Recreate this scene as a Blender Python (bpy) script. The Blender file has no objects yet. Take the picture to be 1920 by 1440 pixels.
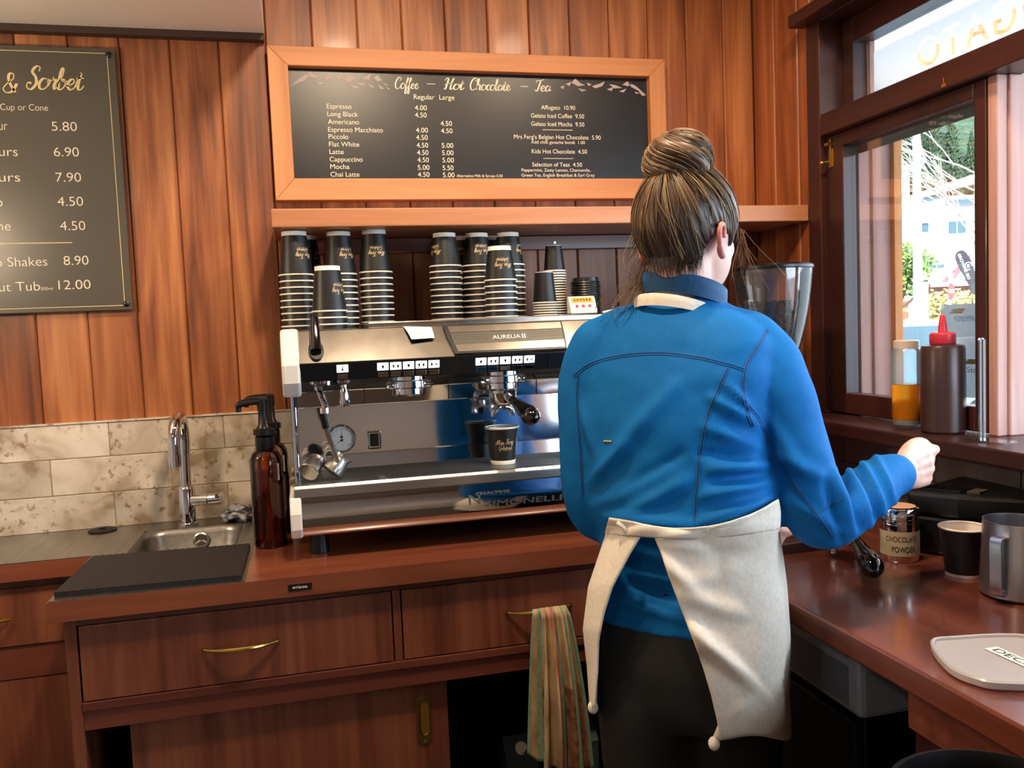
import bpy, bmesh, math, random
from mathutils import Vector, Matrix, noise
from mathutils.bvhtree import BVHTree
random.seed(7)
sc = bpy.context.scene
COL = sc.collection
PI = math.pi
# ------------------------------------------------------------------ camera
FPX, YAW, PITCH, ROLL = 1600.0, math.radians(13.66), math.radians(-3.86), math.radians(-2.36)
EYE = Vector((0, 0, 1.4))
FW = Vector((math.sin(YAW) * math.cos(PITCH), math.cos(YAW) * math.cos(PITCH), math.sin(PITCH)))
_r = Vector((math.cos(YAW), -math.sin(YAW), 0))
_u = _r.cross(FW)
RT = math.cos(ROLL) * _r + math.sin(ROLL) * _u
UP = -math.sin(ROLL) * _r + math.cos(ROLL) * _u
cd = bpy.data.cameras.new('camera')
cd.sensor_width = 36.0
cd.lens = 36.0 * FPX / 1920.0
cd.clip_start = 0.05
cd.clip_end = 600
cam = bpy.data.objects.new('camera', cd)
COL.objects.link(cam)
cam.matrix_world = Matrix(((RT.x, UP.x, -FW.x, EYE.x), (RT.y, UP.y, -FW.y, EYE.y), (RT.z, UP.z, -FW.z, EYE.z), (0, 0, 0, 1)))
sc.camera = cam

def rayd(u, v):
    return FW + (u - 960) / FPX * RT - (v - 720) / FPX * UP
def at(u, v, ax, val):            # the point of the place seen at a pixel, on a plane x / y / z = val
    d = rayd(u, v); i = 'xyz'.index(ax)
    return EYE + d * ((val - EYE[i]) / d[i])
def pt(u, v, t):                  # the same at a forward distance t
    return EYE + rayd(u, v) * t

# ------------------------------------------------------------------ light
sc.view_settings.view_transform = 'Standard'
sc.view_settings.look = 'None'
sc.view_settings.exposure = 0.6
sc.view_settings.gamma = 1.0
sc.cycles.use_denoising = True
sc.cycles.max_bounces = 8
sc.cycles.diffuse_bounces = 4
sc.cycles.glossy_bounces = 4
sc.cycles.transmission_bounces = 8
sc.cycles.transparent_max_bounces = 12
sc.cycles.sample_clamp_indirect = 6
sc.cycles.caustics_reflective = False
sc.cycles.caustics_refractive = False
world = bpy.data.worlds.new('sky')
sc.world = world
world.use_nodes = True
bg = world.node_tree.nodes['Background']
bg.inputs[0].default_value = (0.68, 0.84, 1.0, 1)
bg.inputs[1].default_value = 6.6

def lamp(name, kind, loc, energy, col, target=None, **kw):
    l = bpy.data.lights.new(name, kind)
    l.energy = energy; l.color = col
    for k, v in kw.items(): setattr(l, k, v)
    o = bpy.data.objects.new(name, l); COL.objects.link(o); o.location = loc
    if target is not None:
        o.rotation_euler = (Vector(target) - Vector(loc)).to_track_quat('-Z', 'Y').to_euler()
    return o
SUN = Vector((-0.10, -0.80, 0.62))
lamp('sun', 'SUN', (0, 0, 6), 13.0, (1.0, 0.93, 0.82), target=-SUN + Vector((0, 0, 6)), angle=0.009)
# sky portals in the window and the open serving hatch (guide the sampling of the sky only)
def portal(loc, target, sx, sy):
    o = lamp('sky_portal', 'AREA', loc, 1, (1, 1, 1), target=target, shape='RECTANGLE', size=sx, size_y=sy)
    o.data.cycles.is_portal = True
portal((1.60, 0.55, 1.55), (0, 0.55, 1.55), 3.4, 1.2)
# ceiling downlights of the shop (the fittings hang above the frame)
WARM = (1.0, 0.76, 0.52)
for (x, y, e, tx, ty) in ((-0.62, 1.20, 62, -0.72, 2.3), (0.22, 1.15, 58, 0.18, 2.3), (0.95, 1.3, 32, 1.0, 2.3), (-0.9, -1.4, 45, -0.9, -1.6), (0.6, -1.6, 40, 0.6, -1.8)):
    lamp('downlight', 'SPOT', (x, y, 2.60), e, WARM, target=(tx, ty, 0), spot_size=math.radians(146 if y > 0 else 80), spot_blend=0.8, shadow_soft_size=0.06)
# unseen fill lamps added to brighten the dropped ceiling, board, tiles and bar front
for (x, y, z, e) in ((-1.08, 1.70, 1.74, 16), (-0.95, -0.3, 2.2, 8)):
    lamp('warm_fill_lamp', 'POINT', (x, y, z), e, WARM, shadow_soft_size=0.06)

# ------------------------------------------------------------------ materials
def lin(c):
    return tuple(((v / 255) / 12.92 if v / 255 <= 0.04045 else ((v / 255 + 0.055) / 1.055) ** 2.4) for v in c) + (1,)
M = {}
def mat(name, col=None, rough=0.5, metal=0.0, **kw):
    m = bpy.data.materials.new(name); m.use_nodes = True
    b = m.node_tree.nodes['Principled BSDF']
    if col is not None: b.inputs['Base Color'].default_value = lin(col)
    b.inputs['Roughness'].default_value = rough
    b.inputs['Metallic'].default_value = metal
    for k, v in kw.items():
        b.inputs[k.replace('_', ' ')].default_value = v
    M[name] = m
    return m
def N(m, t, **kw):
    n = m.node_tree.nodes.new(t)
    for k, v in kw.items():
        if k in n.inputs.keys() if isinstance(k, str) else False: n.inputs[k].default_value = v
        else: setattr(n, k, v)
    return n
def L(m, a, ao, b, bi):
    m.node_tree.links.new(a.outputs[ao], b.inputs[bi])
def ramp(m, stops):
    r = m.node_tree.nodes.new('ShaderNodeValToRGB')
    e = r.color_ramp.elements
    while len(e) < len(stops): e.new(0.5)
    for k, (p, c) in enumerate(stops):
        e[k].position = p; e[k].color = lin(c)
    return r
def wood(name, dark, mid, light, axis='z', rough=0.35, coat=0.0, sc_=1.0, island=True, vary=0.5, bump=0.08):
    m = mat(name, mid, rough, Coat_Weight=coat, Coat_Roughness=0.12)
    b = m.node_tree.nodes['Principled BSDF']
    tc = N(m, 'ShaderNodeTexCoord'); geo = N(m, 'ShaderNodeNewGeometry'); oi = N(m, 'ShaderNodeObjectInfo')
    off = N(m, 'ShaderNodeMath', operation='MULTIPLY_ADD'); off.inputs[1].default_value = 37.0 if island else 0.0
    L(m, geo, 'Random Per Island', off, 0)
    o2 = N(m, 'ShaderNodeMath', operation='MULTIPLY'); o2.inputs[1].default_value = 19.0
    L(m, oi, 'Random', o2, 0); L(m, o2, 0, off, 2)
    add = N(m, 'ShaderNodeVectorMath', operation='ADD'); L(m, tc, 'Object', add, 0); L(m, off, 0, add, 1)
    s = [11 * sc_] * 3; s['xyz'.index(axis)] = 0.9 * sc_
    mp = N(m, 'ShaderNodeMapping'); mp.inputs['Scale'].default_value = s; L(m, add, 0, mp, 'Vector')
    n1 = N(m, 'ShaderNodeTexNoise'); n1.inputs['Scale'].default_value = 1.0; n1.inputs['Detail'].default_value = 5; n1.inputs['Distortion'].default_value = 1.6
    L(m, mp, 0, n1, 'Vector')
    s2 = [95 * sc_] * 3; s2['xyz'.index(axis)] = 3.0 * sc_
    mp2 = N(m, 'ShaderNodeMapping'); mp2.inputs['Scale'].default_value = s2; L(m, add, 0, mp2, 'Vector')
    n2 = N(m, 'ShaderNodeTexNoise'); n2.inputs['Scale'].default_value = 1.0; n2.inputs['Detail'].default_value = 3
    L(m, mp2, 0, n2, 'Vector')
    mx = N(m, 'ShaderNodeMath', operation='MULTIPLY_ADD'); mx.inputs[1].default_value = 0.34; L(m, n2, 0, mx, 0)
    sub = N(m, 'ShaderNodeMath', operation='SUBTRACT'); sub.inputs[1].default_value = 0.17; L(m, n1, 0, sub, 0); L(m, sub, 0, mx, 2)
    v = N(m, 'ShaderNodeMath', operation='MULTIPLY_ADD'); v.inputs[1].default_value = vary * 0.5; L(m, geo, 'Random Per Island', v, 0)
    s3 = N(m, 'ShaderNodeMath', operation='SUBTRACT'); s3.inputs[1].default_value = vary * 0.25; L(m, mx, 0, s3, 0); L(m, s3, 0, v, 2)
    r = ramp(m, [(0.26, dark), (0.5, mid), (0.78, light)]); L(m, v, 0, r, 0)
    L(m, r, 0, b, 'Base Color')
    bp = N(m, 'ShaderNodeBump'); bp.inputs['Strength'].default_value = bump; bp.inputs['Distance'].default_value = 0.002
    L(m, n2, 0, bp, 'Height'); L(m, bp, 0, b, 'Normal')
    return m
wood('wood_wall', (96, 50, 28), (150, 87, 50), (192, 126, 78), 'z', 0.45, 0.05, 1.0, True, 0.38)
wood('wood_wall_side', (96, 48, 26), (146, 80, 44), (184, 114, 66), 'z', 0.45, 0.05, 1.0, True, 0.3)
wood('wood_frame', (178, 114, 70), (200, 134, 86), (212, 148, 100), 'x', 0.55, 0.0, 0.8, True, 0.2)
wood('wood_frame_upright', (178, 114, 70), (200, 134, 86), (212, 148, 100), 'z', 0.55, 0.0, 0.8, True, 0.2)
wood('wood_shelf', (160, 102, 66), (186, 124, 84), (202, 142, 100), 'x', 0.42, 0.1, 0.8, True, 0.2)
wood('wood_counter', (92, 46, 32), (124, 66, 44), (146, 82, 54), 'x', 0.28, 0.6, 0.7, False, 0.0)
wood('wood_cabinet', (88, 44, 30), (122, 68, 48), (150, 92, 64), 'z', 0.38, 0.2, 0.8, True, 0.3)
wood('wood_cabinet_rail', (84, 40, 30), (106, 54, 40), (124, 68, 50), 'x', 0.38, 0.2, 0.8, True, 0.3)
wood('wood_dark', (40, 17, 15), (58, 26, 22), (74, 36, 30), 'y', 0.4, 0.15, 0.8, True, 0.2)
wood('wood_dark_upright', (42, 18, 16), (60, 28, 24), (76, 38, 32), 'z', 0.4, 0.15, 0.8, True, 0.2)
wood('wood_daylit', (168, 120, 112), (190, 146, 136), (208, 172, 160), 'z', 0.6, 0.0, 0.8, True, 0.2)  # pale pink: daylight on the outer timber is put into this colour
wood('wood_sunny', (200, 120, 60), (226, 150, 84), (240, 172, 104), 'z', 0.6, 0.0, 0.8, True, 0.2)
def noisy(name, c1, c2, scale, rough=0.5, metal=0.0, bump=0.0, stretch=None, lo=0.35, hi=0.65, detail=4, c3=None, **kw):
    m = mat(name, c1, rough, metal, **kw); b = m.node_tree.nodes['Principled BSDF']
    tc = N(m, 'ShaderNodeTexCoord'); mp = N(m, 'ShaderNodeMapping')
    mp.inputs['Scale'].default_value = stretch or (1, 1, 1)
    L(m, tc, 'Object', mp, 'Vector')
    n = N(m, 'ShaderNodeTexNoise'); n.inputs['Scale'].default_value = scale; n.inputs['Detail'].default_value = detail
    L(m, mp, 0, n, 'Vector')
    r = ramp(m, [(lo, c1), (hi, c2)] + ([(min(1, hi + 0.12), c3)] if c3 else [])); L(m, n, 0, r, 0); L(m, r, 0, b, 'Base Color')
    if bump:
        bp = N(m, 'ShaderNodeBump'); bp.inputs['Strength'].default_value = bump; bp.inputs['Distance'].default_value = 0.003
        L(m, n, 0, bp, 'Height'); L(m, bp, 0, b, 'Normal')
    return m
def stone(name, base, vein, pit, grey):
    m = mat(name, base, 0.42); b = m.node_tree.nodes['Principled BSDF']
    tc = N(m, 'ShaderNodeTexCoord'); geo = N(m, 'ShaderNodeNewGeometry')
    off = N(m, 'ShaderNodeMath', operation='MULTIPLY'); off.inputs[1].default_value = 31.0; L(m, geo, 'Random Per Island', off, 0)
    add = N(m, 'ShaderNodeVectorMath', operation='ADD'); L(m, tc, 'Object', add, 0); L(m, off, 0, add, 1)
    n1 = N(m, 'ShaderNodeTexNoise'); n1.inputs['Scale'].default_value = 9; n1.inputs['Detail'].default_value = 6; n1.inputs['Distortion'].default_value = 0.8
    L(m, add, 0, n1, 'Vector')
    r1 = ramp(m, [(0.34, grey), (0.48, base), (0.66, vein)]); L(m, n1, 0, r1, 0)
    n2 = N(m, 'ShaderNodeTexNoise'); n2.inputs['Scale'].default_value = 55; n2.inputs['Detail'].default_value = 5; L(m, add, 0, n2, 'Vector')
    mask = ramp(m, [(0.56, (0, 0, 0)), (0.66, (255, 255, 255))]); L(m, n2, 0, mask, 0)
    n3 = N(m, 'ShaderNodeTexNoise'); n3.inputs['Scale'].default_value = 7; L(m, add, 0, n3, 'Vector')
    mk3 = ramp(m, [(0.38, (0, 0, 0)), (0.58, (240, 240, 240))]); L(m, n3, 0, mk3, 0)
    mul = N(m, 'ShaderNodeMath', operation='MULTIPLY'); L(m, mask, 0, mul, 0); L(m, mk3, 0, mul, 1)
    mix = N(m, 'ShaderNodeMix', data_type='RGBA'); L(m, mul, 0, mix, 0); L(m, r1, 0, mix, 6); mix.inputs[7].default_value = lin(pit)
    hs = N(m, 'ShaderNodeHueSaturation'); L(m, mix, 2, hs, 'Color')
    vv = N(m, 'ShaderNodeMapRange'); vv.inputs[3].default_value = 0.72; vv.inputs[4].default_value = 1.12; L(m, geo, 'Random Per Island', vv, 0); L(m, vv, 0, hs, 'Value')
    L(m, hs, 0, b, 'Base Color')
    return m
stone('travertine', (212, 199, 182), (230, 220, 206), (140, 108, 76), (168, 148, 124))
stone('slate_tile', (104, 94, 90), (122, 112, 106), (84, 74, 70), (92, 82, 78))
mat('grout', (150, 132, 104), 0.9)
noisy('steel', (178, 176, 172), (196, 194, 190), 60, 0.3, 1.0, stretch=(0.05, 1, 1))
noisy('steel_worn', (170, 164, 156), (186, 180, 172), 24, 0.2, 1.0, bump=0.05)
mat('steel_mirror', (214, 214, 216), 0.07, 1.0)
mat('chrome', (222, 222, 224), 0.05, 1.0)
noisy('steel_sink', (150, 146, 140), (166, 162, 156), 80, 0.32, 1.0, stretch=(1, 0.05, 1))
noisy('steel_jug', (176, 178, 182), (188, 190, 194), 70, 0.3, 1.0, stretch=(1, 1, 0.08))
mat('dark_metal', (60, 60, 62), 0.35, 1.0)
mat('black_plastic', (14, 14, 15), 0.32)
mat('black_gloss', (10, 10, 10), 0.08, Coat_Weight=0.5)
mat('black_matt', (16, 16, 17), 0.6)
mat('panel_black', (18, 20, 24), 0.25)
mat('white_plastic', (236, 230, 220), 0.35)
mat('white_paper', (240, 236, 228), 0.8)
mat('cup_black', (20, 20, 21), 0.42)
mat('cup_gold', (214, 186, 134), 0.45)
mat('cup_white', (238, 232, 222), 0.6)
mat('menu_black', (23, 23, 27), 0.34)
mat('board_grey', (76, 70, 60), 0.34)
mat('chalk', (232, 220, 196), 0.7)
mat('chalk_gold', (222, 200, 146), 0.7)
mat('chalk_pink', (176, 160, 156), 0.8)
mat('brass', (214, 176, 98), 0.22, 1.0)
mat('brass_old', (150, 122, 66), 0.36, 1.0)
noisy('beige_paint', (242, 236, 226), (246, 240, 230), 3, 0.32)
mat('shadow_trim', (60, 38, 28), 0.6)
noisy('floor_tile', (70, 62, 56), (86, 76, 68), 6, 0.5)
mat('room_paint', (222, 214, 208), 0.7)
mat('room_ceiling', (164, 152, 138), 0.8)
mat('window_glass', (255, 255, 255), 0.0, Transmission_Weight=1.0, IOR=1.01)
mat('clear_plastic', (235, 240, 242), 0.05, Transmission_Weight=1.0, IOR=1.2)
mat('cloudy_plastic', (226, 224, 220), 0.35, Transmission_Weight=0.55, IOR=1.1)
mat('amber_syrup', (150, 62, 18), 0.04, Transmission_Weight=0.85, IOR=1.2)
mat('dark_syrup', (70, 20, 12), 0.06, Transmission_Weight=0.7, IOR=1.2)
mat('honey', (236, 140, 30), 0.3, Transmission_Weight=0.5, IOR=1.15)
mat('frosted', (226, 230, 232), 0.6, Transmission_Weight=0.45, IOR=1.05)
mat('sauce_brown', (62, 40, 38), 0.32)
mat('red_plastic', (206, 52, 66), 0.35)
mat('tape_label', (12, 12, 13), 0.35)
mat('rubber_mat', (17, 17, 19), 0.6)
def lit(name, col, s):
    return mat(name, col, 0.4, Emission_Color=lin(col), Emission_Strength=s)
lit('button_lit', (250, 250, 244), 0.9)
lit('display_lit', (196, 140, 60), 0.5)
noisy('fleece_blue', (0, 98, 168), (0, 104, 176), 220, 0.75, bump=0.06, Specular_IOR_Level=0.2)
mat('fleece_seam', (2, 78, 140), 0.7)
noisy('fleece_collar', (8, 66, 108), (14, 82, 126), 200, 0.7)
noisy('apron_cotton', (226, 216, 200), (236, 228, 214), 160, 0.85, bump=0.08)
noisy('trouser_black', (9, 9, 9), (14, 13, 13), 150, 0.75)
noisy('skin', (226, 176, 158), (236, 190, 174), 30, 0.5, Subsurface_Weight=0.12, Subsurface_Scale=0.01)
mat('ear_skin', (214, 128, 116), 0.5)
mat('coffee', (60, 34, 20), 0.4)
noisy('bean', (46, 30, 26), (78, 54, 46), 40, 0.35)
noisy('cloth_grey', (96, 100, 118), (176, 176, 180), 60, 0.9, stretch=(1, 0.3, 2.4), lo=0.45, hi=0.55)
mat('fridge_black', (16, 16, 18), 0.4)
mat('appliance_grey', (156, 164, 180), 0.4)
mat('appliance_dark', (112, 120, 134), 0.45)
mat('carton', (44, 60, 62), 0.5)
mat('asphalt', (120, 122, 124), 0.9)
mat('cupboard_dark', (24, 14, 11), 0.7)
def clear(name, tint, gloss, rough=0.02, ior=1.45, body=0.0, bodycol=(255, 255, 255), trans=0.3):
    """thin clear sheet: see-through, fresnel sheen, a little of its own body colour"""
    m = bpy.data.materials.new(name); m.use_nodes = True; nt = m.node_tree
    nt.nodes.remove(nt.nodes['Principled BSDF']); out = nt.nodes['Material Output']
    t = nt.nodes.new('ShaderNodeBsdfTransparent'); t.inputs[0].default_value = lin(tint)
    g = nt.nodes.new('ShaderNodeBsdfGlossy'); g.inputs['Roughness'].default_value = rough
    fr = nt.nodes.new('ShaderNodeFresnel'); fr.inputs[0].default_value = ior
    mu = nt.nodes.new('ShaderNodeMath'); mu.operation = 'MULTIPLY'; mu.inputs[1].default_value = gloss
    L(m, fr, 0, mu, 0)
    src = t
    if body:
        d1 = nt.nodes.new('ShaderNodeBsdfDiffuse'); d1.inputs[0].default_value = lin(bodycol)
        d2 = nt.nodes.new('ShaderNodeBsdfTranslucent'); d2.inputs[0].default_value = lin(bodycol)
        d = nt.nodes.new('ShaderNodeMixShader'); d.inputs[0].default_value = trans
        L(m, d1, 0, d, 1); L(m, d2, 0, d, 2)
        mb = nt.nodes.new('ShaderNodeMixShader'); mb.inputs[0].default_value = body
        L(m, t, 0, mb, 1); L(m, d, 0, mb, 2); src = mb
    mx = nt.nodes.new('ShaderNodeMixShader'); L(m, mu, 0, mx, 0); L(m, src, 0, mx, 1); L(m, g, 0, mx, 2)
    L(m, mx, 0, out, 0); M[name] = m
clear('window_glass', (250, 252, 252), 0.5, 0.0)
clear('clear_plastic', (236, 242, 244), 1.4, 0.03, body=0.05)
clear('hopper_plastic', (246, 246, 246), 1.8, 0.04, body=0.03)
clear('cloudy_plastic', (236, 236, 236), 1.0, 0.2, body=0.42, bodycol=(226, 224, 222), trans=0.5)
clear('lid_plastic', (240, 240, 240), 1.0, 0.2, body=0.5, bodycol=(244, 240, 240), trans=0.1)
clear('frosted', (225, 230, 232), 0.3, 0.5, body=0.86, bodycol=(236, 240, 242), trans=0.75)
clear('amber_syrup', (222, 140, 88), 1.4, 0.03, body=0.03, bodycol=(120, 40, 14))
clear('syrup_shell', (224, 190, 160), 1.6, 0.03, body=0.04, bodycol=(120, 40, 14))
# ------------------------------------------------------------------ geometry helpers
def cr(pts, n=8, closed=False):
    """Catmull-Rom through points (tuples of any length)"""
    P = [tuple(p) for p in pts]; out = []
    m = len(P)
    for i in range(m if closed else m - 1):
        a, b, c, d = (P[(i - 1) % m], P[i], P[(i + 1) % m], P[(i + 2) % m]) if closed else (P[max(i - 1, 0)], P[i], P[i + 1], P[min(i + 2, m - 1)])
        for k in range(n):
            t = k / n
            out.append(tuple(0.5 * (2 * b[j] + (c[j] - a[j]) * t + (2 * a[j] - 5 * b[j] + 4 * c[j] - d[j]) * t * t + (3 * b[j] - a[j] - 3 * c[j] + d[j]) * t ** 3) for j in range(len(b))))
    if not closed: out.append(P[-1])
    return out
class MB:
    def __init__(s): s.v = []; s.f = []; s.m = []; s.mi = 0
    def _a(s, vs, fs):
        o = len(s.v); s.v += [tuple(p) for p in vs]
        for f in fs: s.f.append(tuple(i + o for i in f)); s.m.append(s.mi)
        return s
    def box(s, a, b):
        (x0, y0, z0), (x1, y1, z1) = a, b
        x0, x1 = min(x0, x1), max(x0, x1); y0, y1 = min(y0, y1), max(y0, y1); z0, z1 = min(z0, z1), max(z0, z1)
        return s._a([(x0, y0, z0), (x1, y0, z0), (x1, y1, z0), (x0, y1, z0), (x0, y0, z1), (x1, y0, z1), (x1, y1, z1), (x0, y1, z1)],
                    [(3, 2, 1, 0), (4, 5, 6, 7), (0, 1, 5, 4), (1, 2, 6, 5), (2, 3, 7, 6), (3, 0, 4, 7)])
    def prism(s, poly, d):
        """poly: list of 3-D points in order; extruded by vector d"""
        n = len(poly); d = Vector(d)
        return s._a([Vector(p) for p in poly] + [Vector(p) + d for p in poly],
                    [tuple(range(n))[::-1], tuple(range(n, 2 * n))] + [(i, (i + 1) % n, n + (i + 1) % n, n + i) for i in range(n)])
    def rings(s, rs, cap=True, closed=True):
        n = len(rs[0]); vs = [p for r in rs for p in r]; fs = []
        for i in range(len(rs) - 1):
            for k in range(n if closed else n - 1):
                fs.append((i * n + k, i * n + (k + 1) % n, (i + 1) * n + (k + 1) % n, (i + 1) * n + k))
        if cap and closed:
            fs.append(tuple(range(n))[::-1]); fs.append(tuple(range((len(rs) - 1) * n, len(rs) * n)))
        return s._a(vs, fs)
    def tube(s, pts, r, n=10, cap=True):
        P = [Vector(p) for p in pts]; R = r if isinstance(r, (list, tuple)) else [r] * len(P)
        rs = []; up = None
        for i, p in enumerate(P):
            t = (P[min(i + 1, len(P) - 1)] - P[max(i - 1, 0)]).normalized()
            if up is None:
                up = Vector((0, 0, 1)) if abs(t.z) < 0.9 else Vector((1, 0, 0))
            a = t.cross(up)
            if a.length < 1e-6: a = t.orthogonal()
            a.normalize(); b = t.cross(a).normalized(); up = -b if False else a.cross(t)
            rs.append([p + R[i] * (math.cos(2 * PI * k / n) * a + math.sin(2 * PI * k / n) * b) for k in range(n)])
        return s.rings(rs, cap)
    def lathe(s, prof, c=(0, 0, 0), n=32, axis=(0, 0, 1), cap=True):
        """prof: (radius, height) pairs along axis from c"""
        ax = Vector(axis).normalized(); a = ax.orthogonal().normalized() if abs(ax.z) < 0.999 else Vector((1, 0, 0)); b = ax.cross(a); c = Vector(c)
        return s.rings([[c + ax * h + max(r, 1e-5) * (math.cos(2 * PI * k / n) * a + math.sin(2 * PI * k / n) * b) for k in range(n)] for r, h in prof], cap)
    def sphere(s, c, r, n=16, m=10):
        r = (r, r, r) if not isinstance(r, (tuple, list)) else r
        return s.rings([[(c[0] + r[0] * math.sin(PI * i / m) * math.cos(2 * PI * k / n), c[1] + r[1] * math.sin(PI * i / m) * math.sin(2 * PI * k / n), c[2] - r[2] * math.cos(PI * i / m)) if 0 < i < m else
                         (c[0] + 1e-5 * math.cos(2 * PI * k / n), c[1] + 1e-5 * math.sin(2 * PI * k / n), c[2] - r[2] * math.cos(PI * i / m)) for k in range(n)] for i in range(m + 1)])
    def build(s, name, mats, parent=None, smooth=False, bevel=0.0, local=False, solid=0.0, seg=2, sub=0, angle=35):
        me = bpy.data.meshes.new(name)
        vs = s.v
        if parent is not None and not local:
            l = parent.matrix_basis.inverted(); q = parent.parent
            l = parent.matrix_basis
            while q is not None: l = q.matrix_basis @ l; q = q.parent
            l = l.inverted(); vs = [l @ Vector(p) for p in vs]
        me.from_pydata([tuple(p) for p in vs], [], s.f)
        bm = bmesh.new(); bm.from_mesh(me); bmesh.ops.recalc_face_normals(bm, faces=bm.faces[:]); bm.to_mesh(me); bm.free()
        mats = mats if isinstance(mats, (list, tuple)) else [mats]
        for q in mats: me.materials.append(M[q] if isinstance(q, str) else q)
        for p, k in zip(me.polygons, s.m): p.material_index = k
        o = bpy.data.objects.new(name, me); COL.objects.link(o)
        if parent is not None: o.parent = parent
        if smooth:
            for p in me.polygons: p.use_smooth = True
            if angle: me.set_sharp_from_angle(angle=math.radians(angle))
        if solid:
            md = o.modifiers.new('thick', 'SOLIDIFY'); md.thickness = solid; md.offset = 0
        if bevel:
            md = o.modifiers.new('edge', 'BEVEL'); md.width = bevel; md.segments = seg; md.limit_method = 'ANGLE'; md.angle_limit = math.radians(40)
        if sub:
            md = o.modifiers.new('sub', 'SUBSURF'); md.levels = sub; md.render_levels = sub
        return o
def bx(a, b): return MB().box(a, b)
def tag(o, label=None, cat=None, group=None, kind=None):
    if label: o['label'] = label
    if cat: o['category'] = cat
    if group: o['group'] = group
    if kind: o['kind'] = kind
    return o
def thing(name, label, cat, loc=(0, 0, 0), rz=0.0, group=None, kind=None, rot=None):
    o = bpy.data.objects.new(name, None); COL.objects.link(o); o.empty_display_size = 0.05
    o.matrix_basis = Matrix.Translation(Vector(loc)) @ (rot if rot is not None else Matrix.Rotation(rz, 4, 'Z'))
    return tag(o, label, cat, group, kind)
def struct(name, mb, m, parent=None, label=None, **kw):
    o = mb.build(name, m, parent, **kw)
    if parent is None: o['kind'] = 'structure'
    if label: o['label'] = label
    return o
def dup(o, parent=None):
    c = o.copy(); COL.objects.link(c)
    if parent is not None: c.parent = parent
    for ch in [q for q in bpy.data.objects if q.parent is o]: dup(ch, c)
    return c
# ------------------------------------------------------------------ writing
def text_mesh(mb, s, origin, ex, ey, h, width=None, bold=0.0, shear=0.0, centre=False, lift=0.0006):
    """flat letters: cap height h, laid along ex with up ey"""
    cu = bpy.data.curves.new('t', 'FONT'); cu.body = s; cu.size = 1.0; cu.offset = bold; cu.shear = shear
    o = bpy.data.objects.new('t', cu); COL.objects.link(o)
    dg = bpy.context.evaluated_depsgraph_get(); me = bpy.data.meshes.new_from_object(o.evaluated_get(dg))
    xs = [v.co.x for v in me.vertices]
    x0, x1 = min(xs), max(xs); k = h / 0.69; kx = width / (x1 - x0) if width else k
    ex, ey, origin = Vector(ex).normalized(), Vector(ey).normalized(), Vector(origin); nz = ex.cross(ey)
    dx = -(x0 + x1) / 2 if centre else -x0
    mb._a([origin + ex * ((v.co.x + dx) * kx) + ey * (v.co.y * k) + nz * lift for v in me.vertices], [tuple(p.vertices) for p in me.polygons])
    bpy.data.objects.remove(o); bpy.data.curves.remove(cu); bpy.data.meshes.remove(me)
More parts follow.
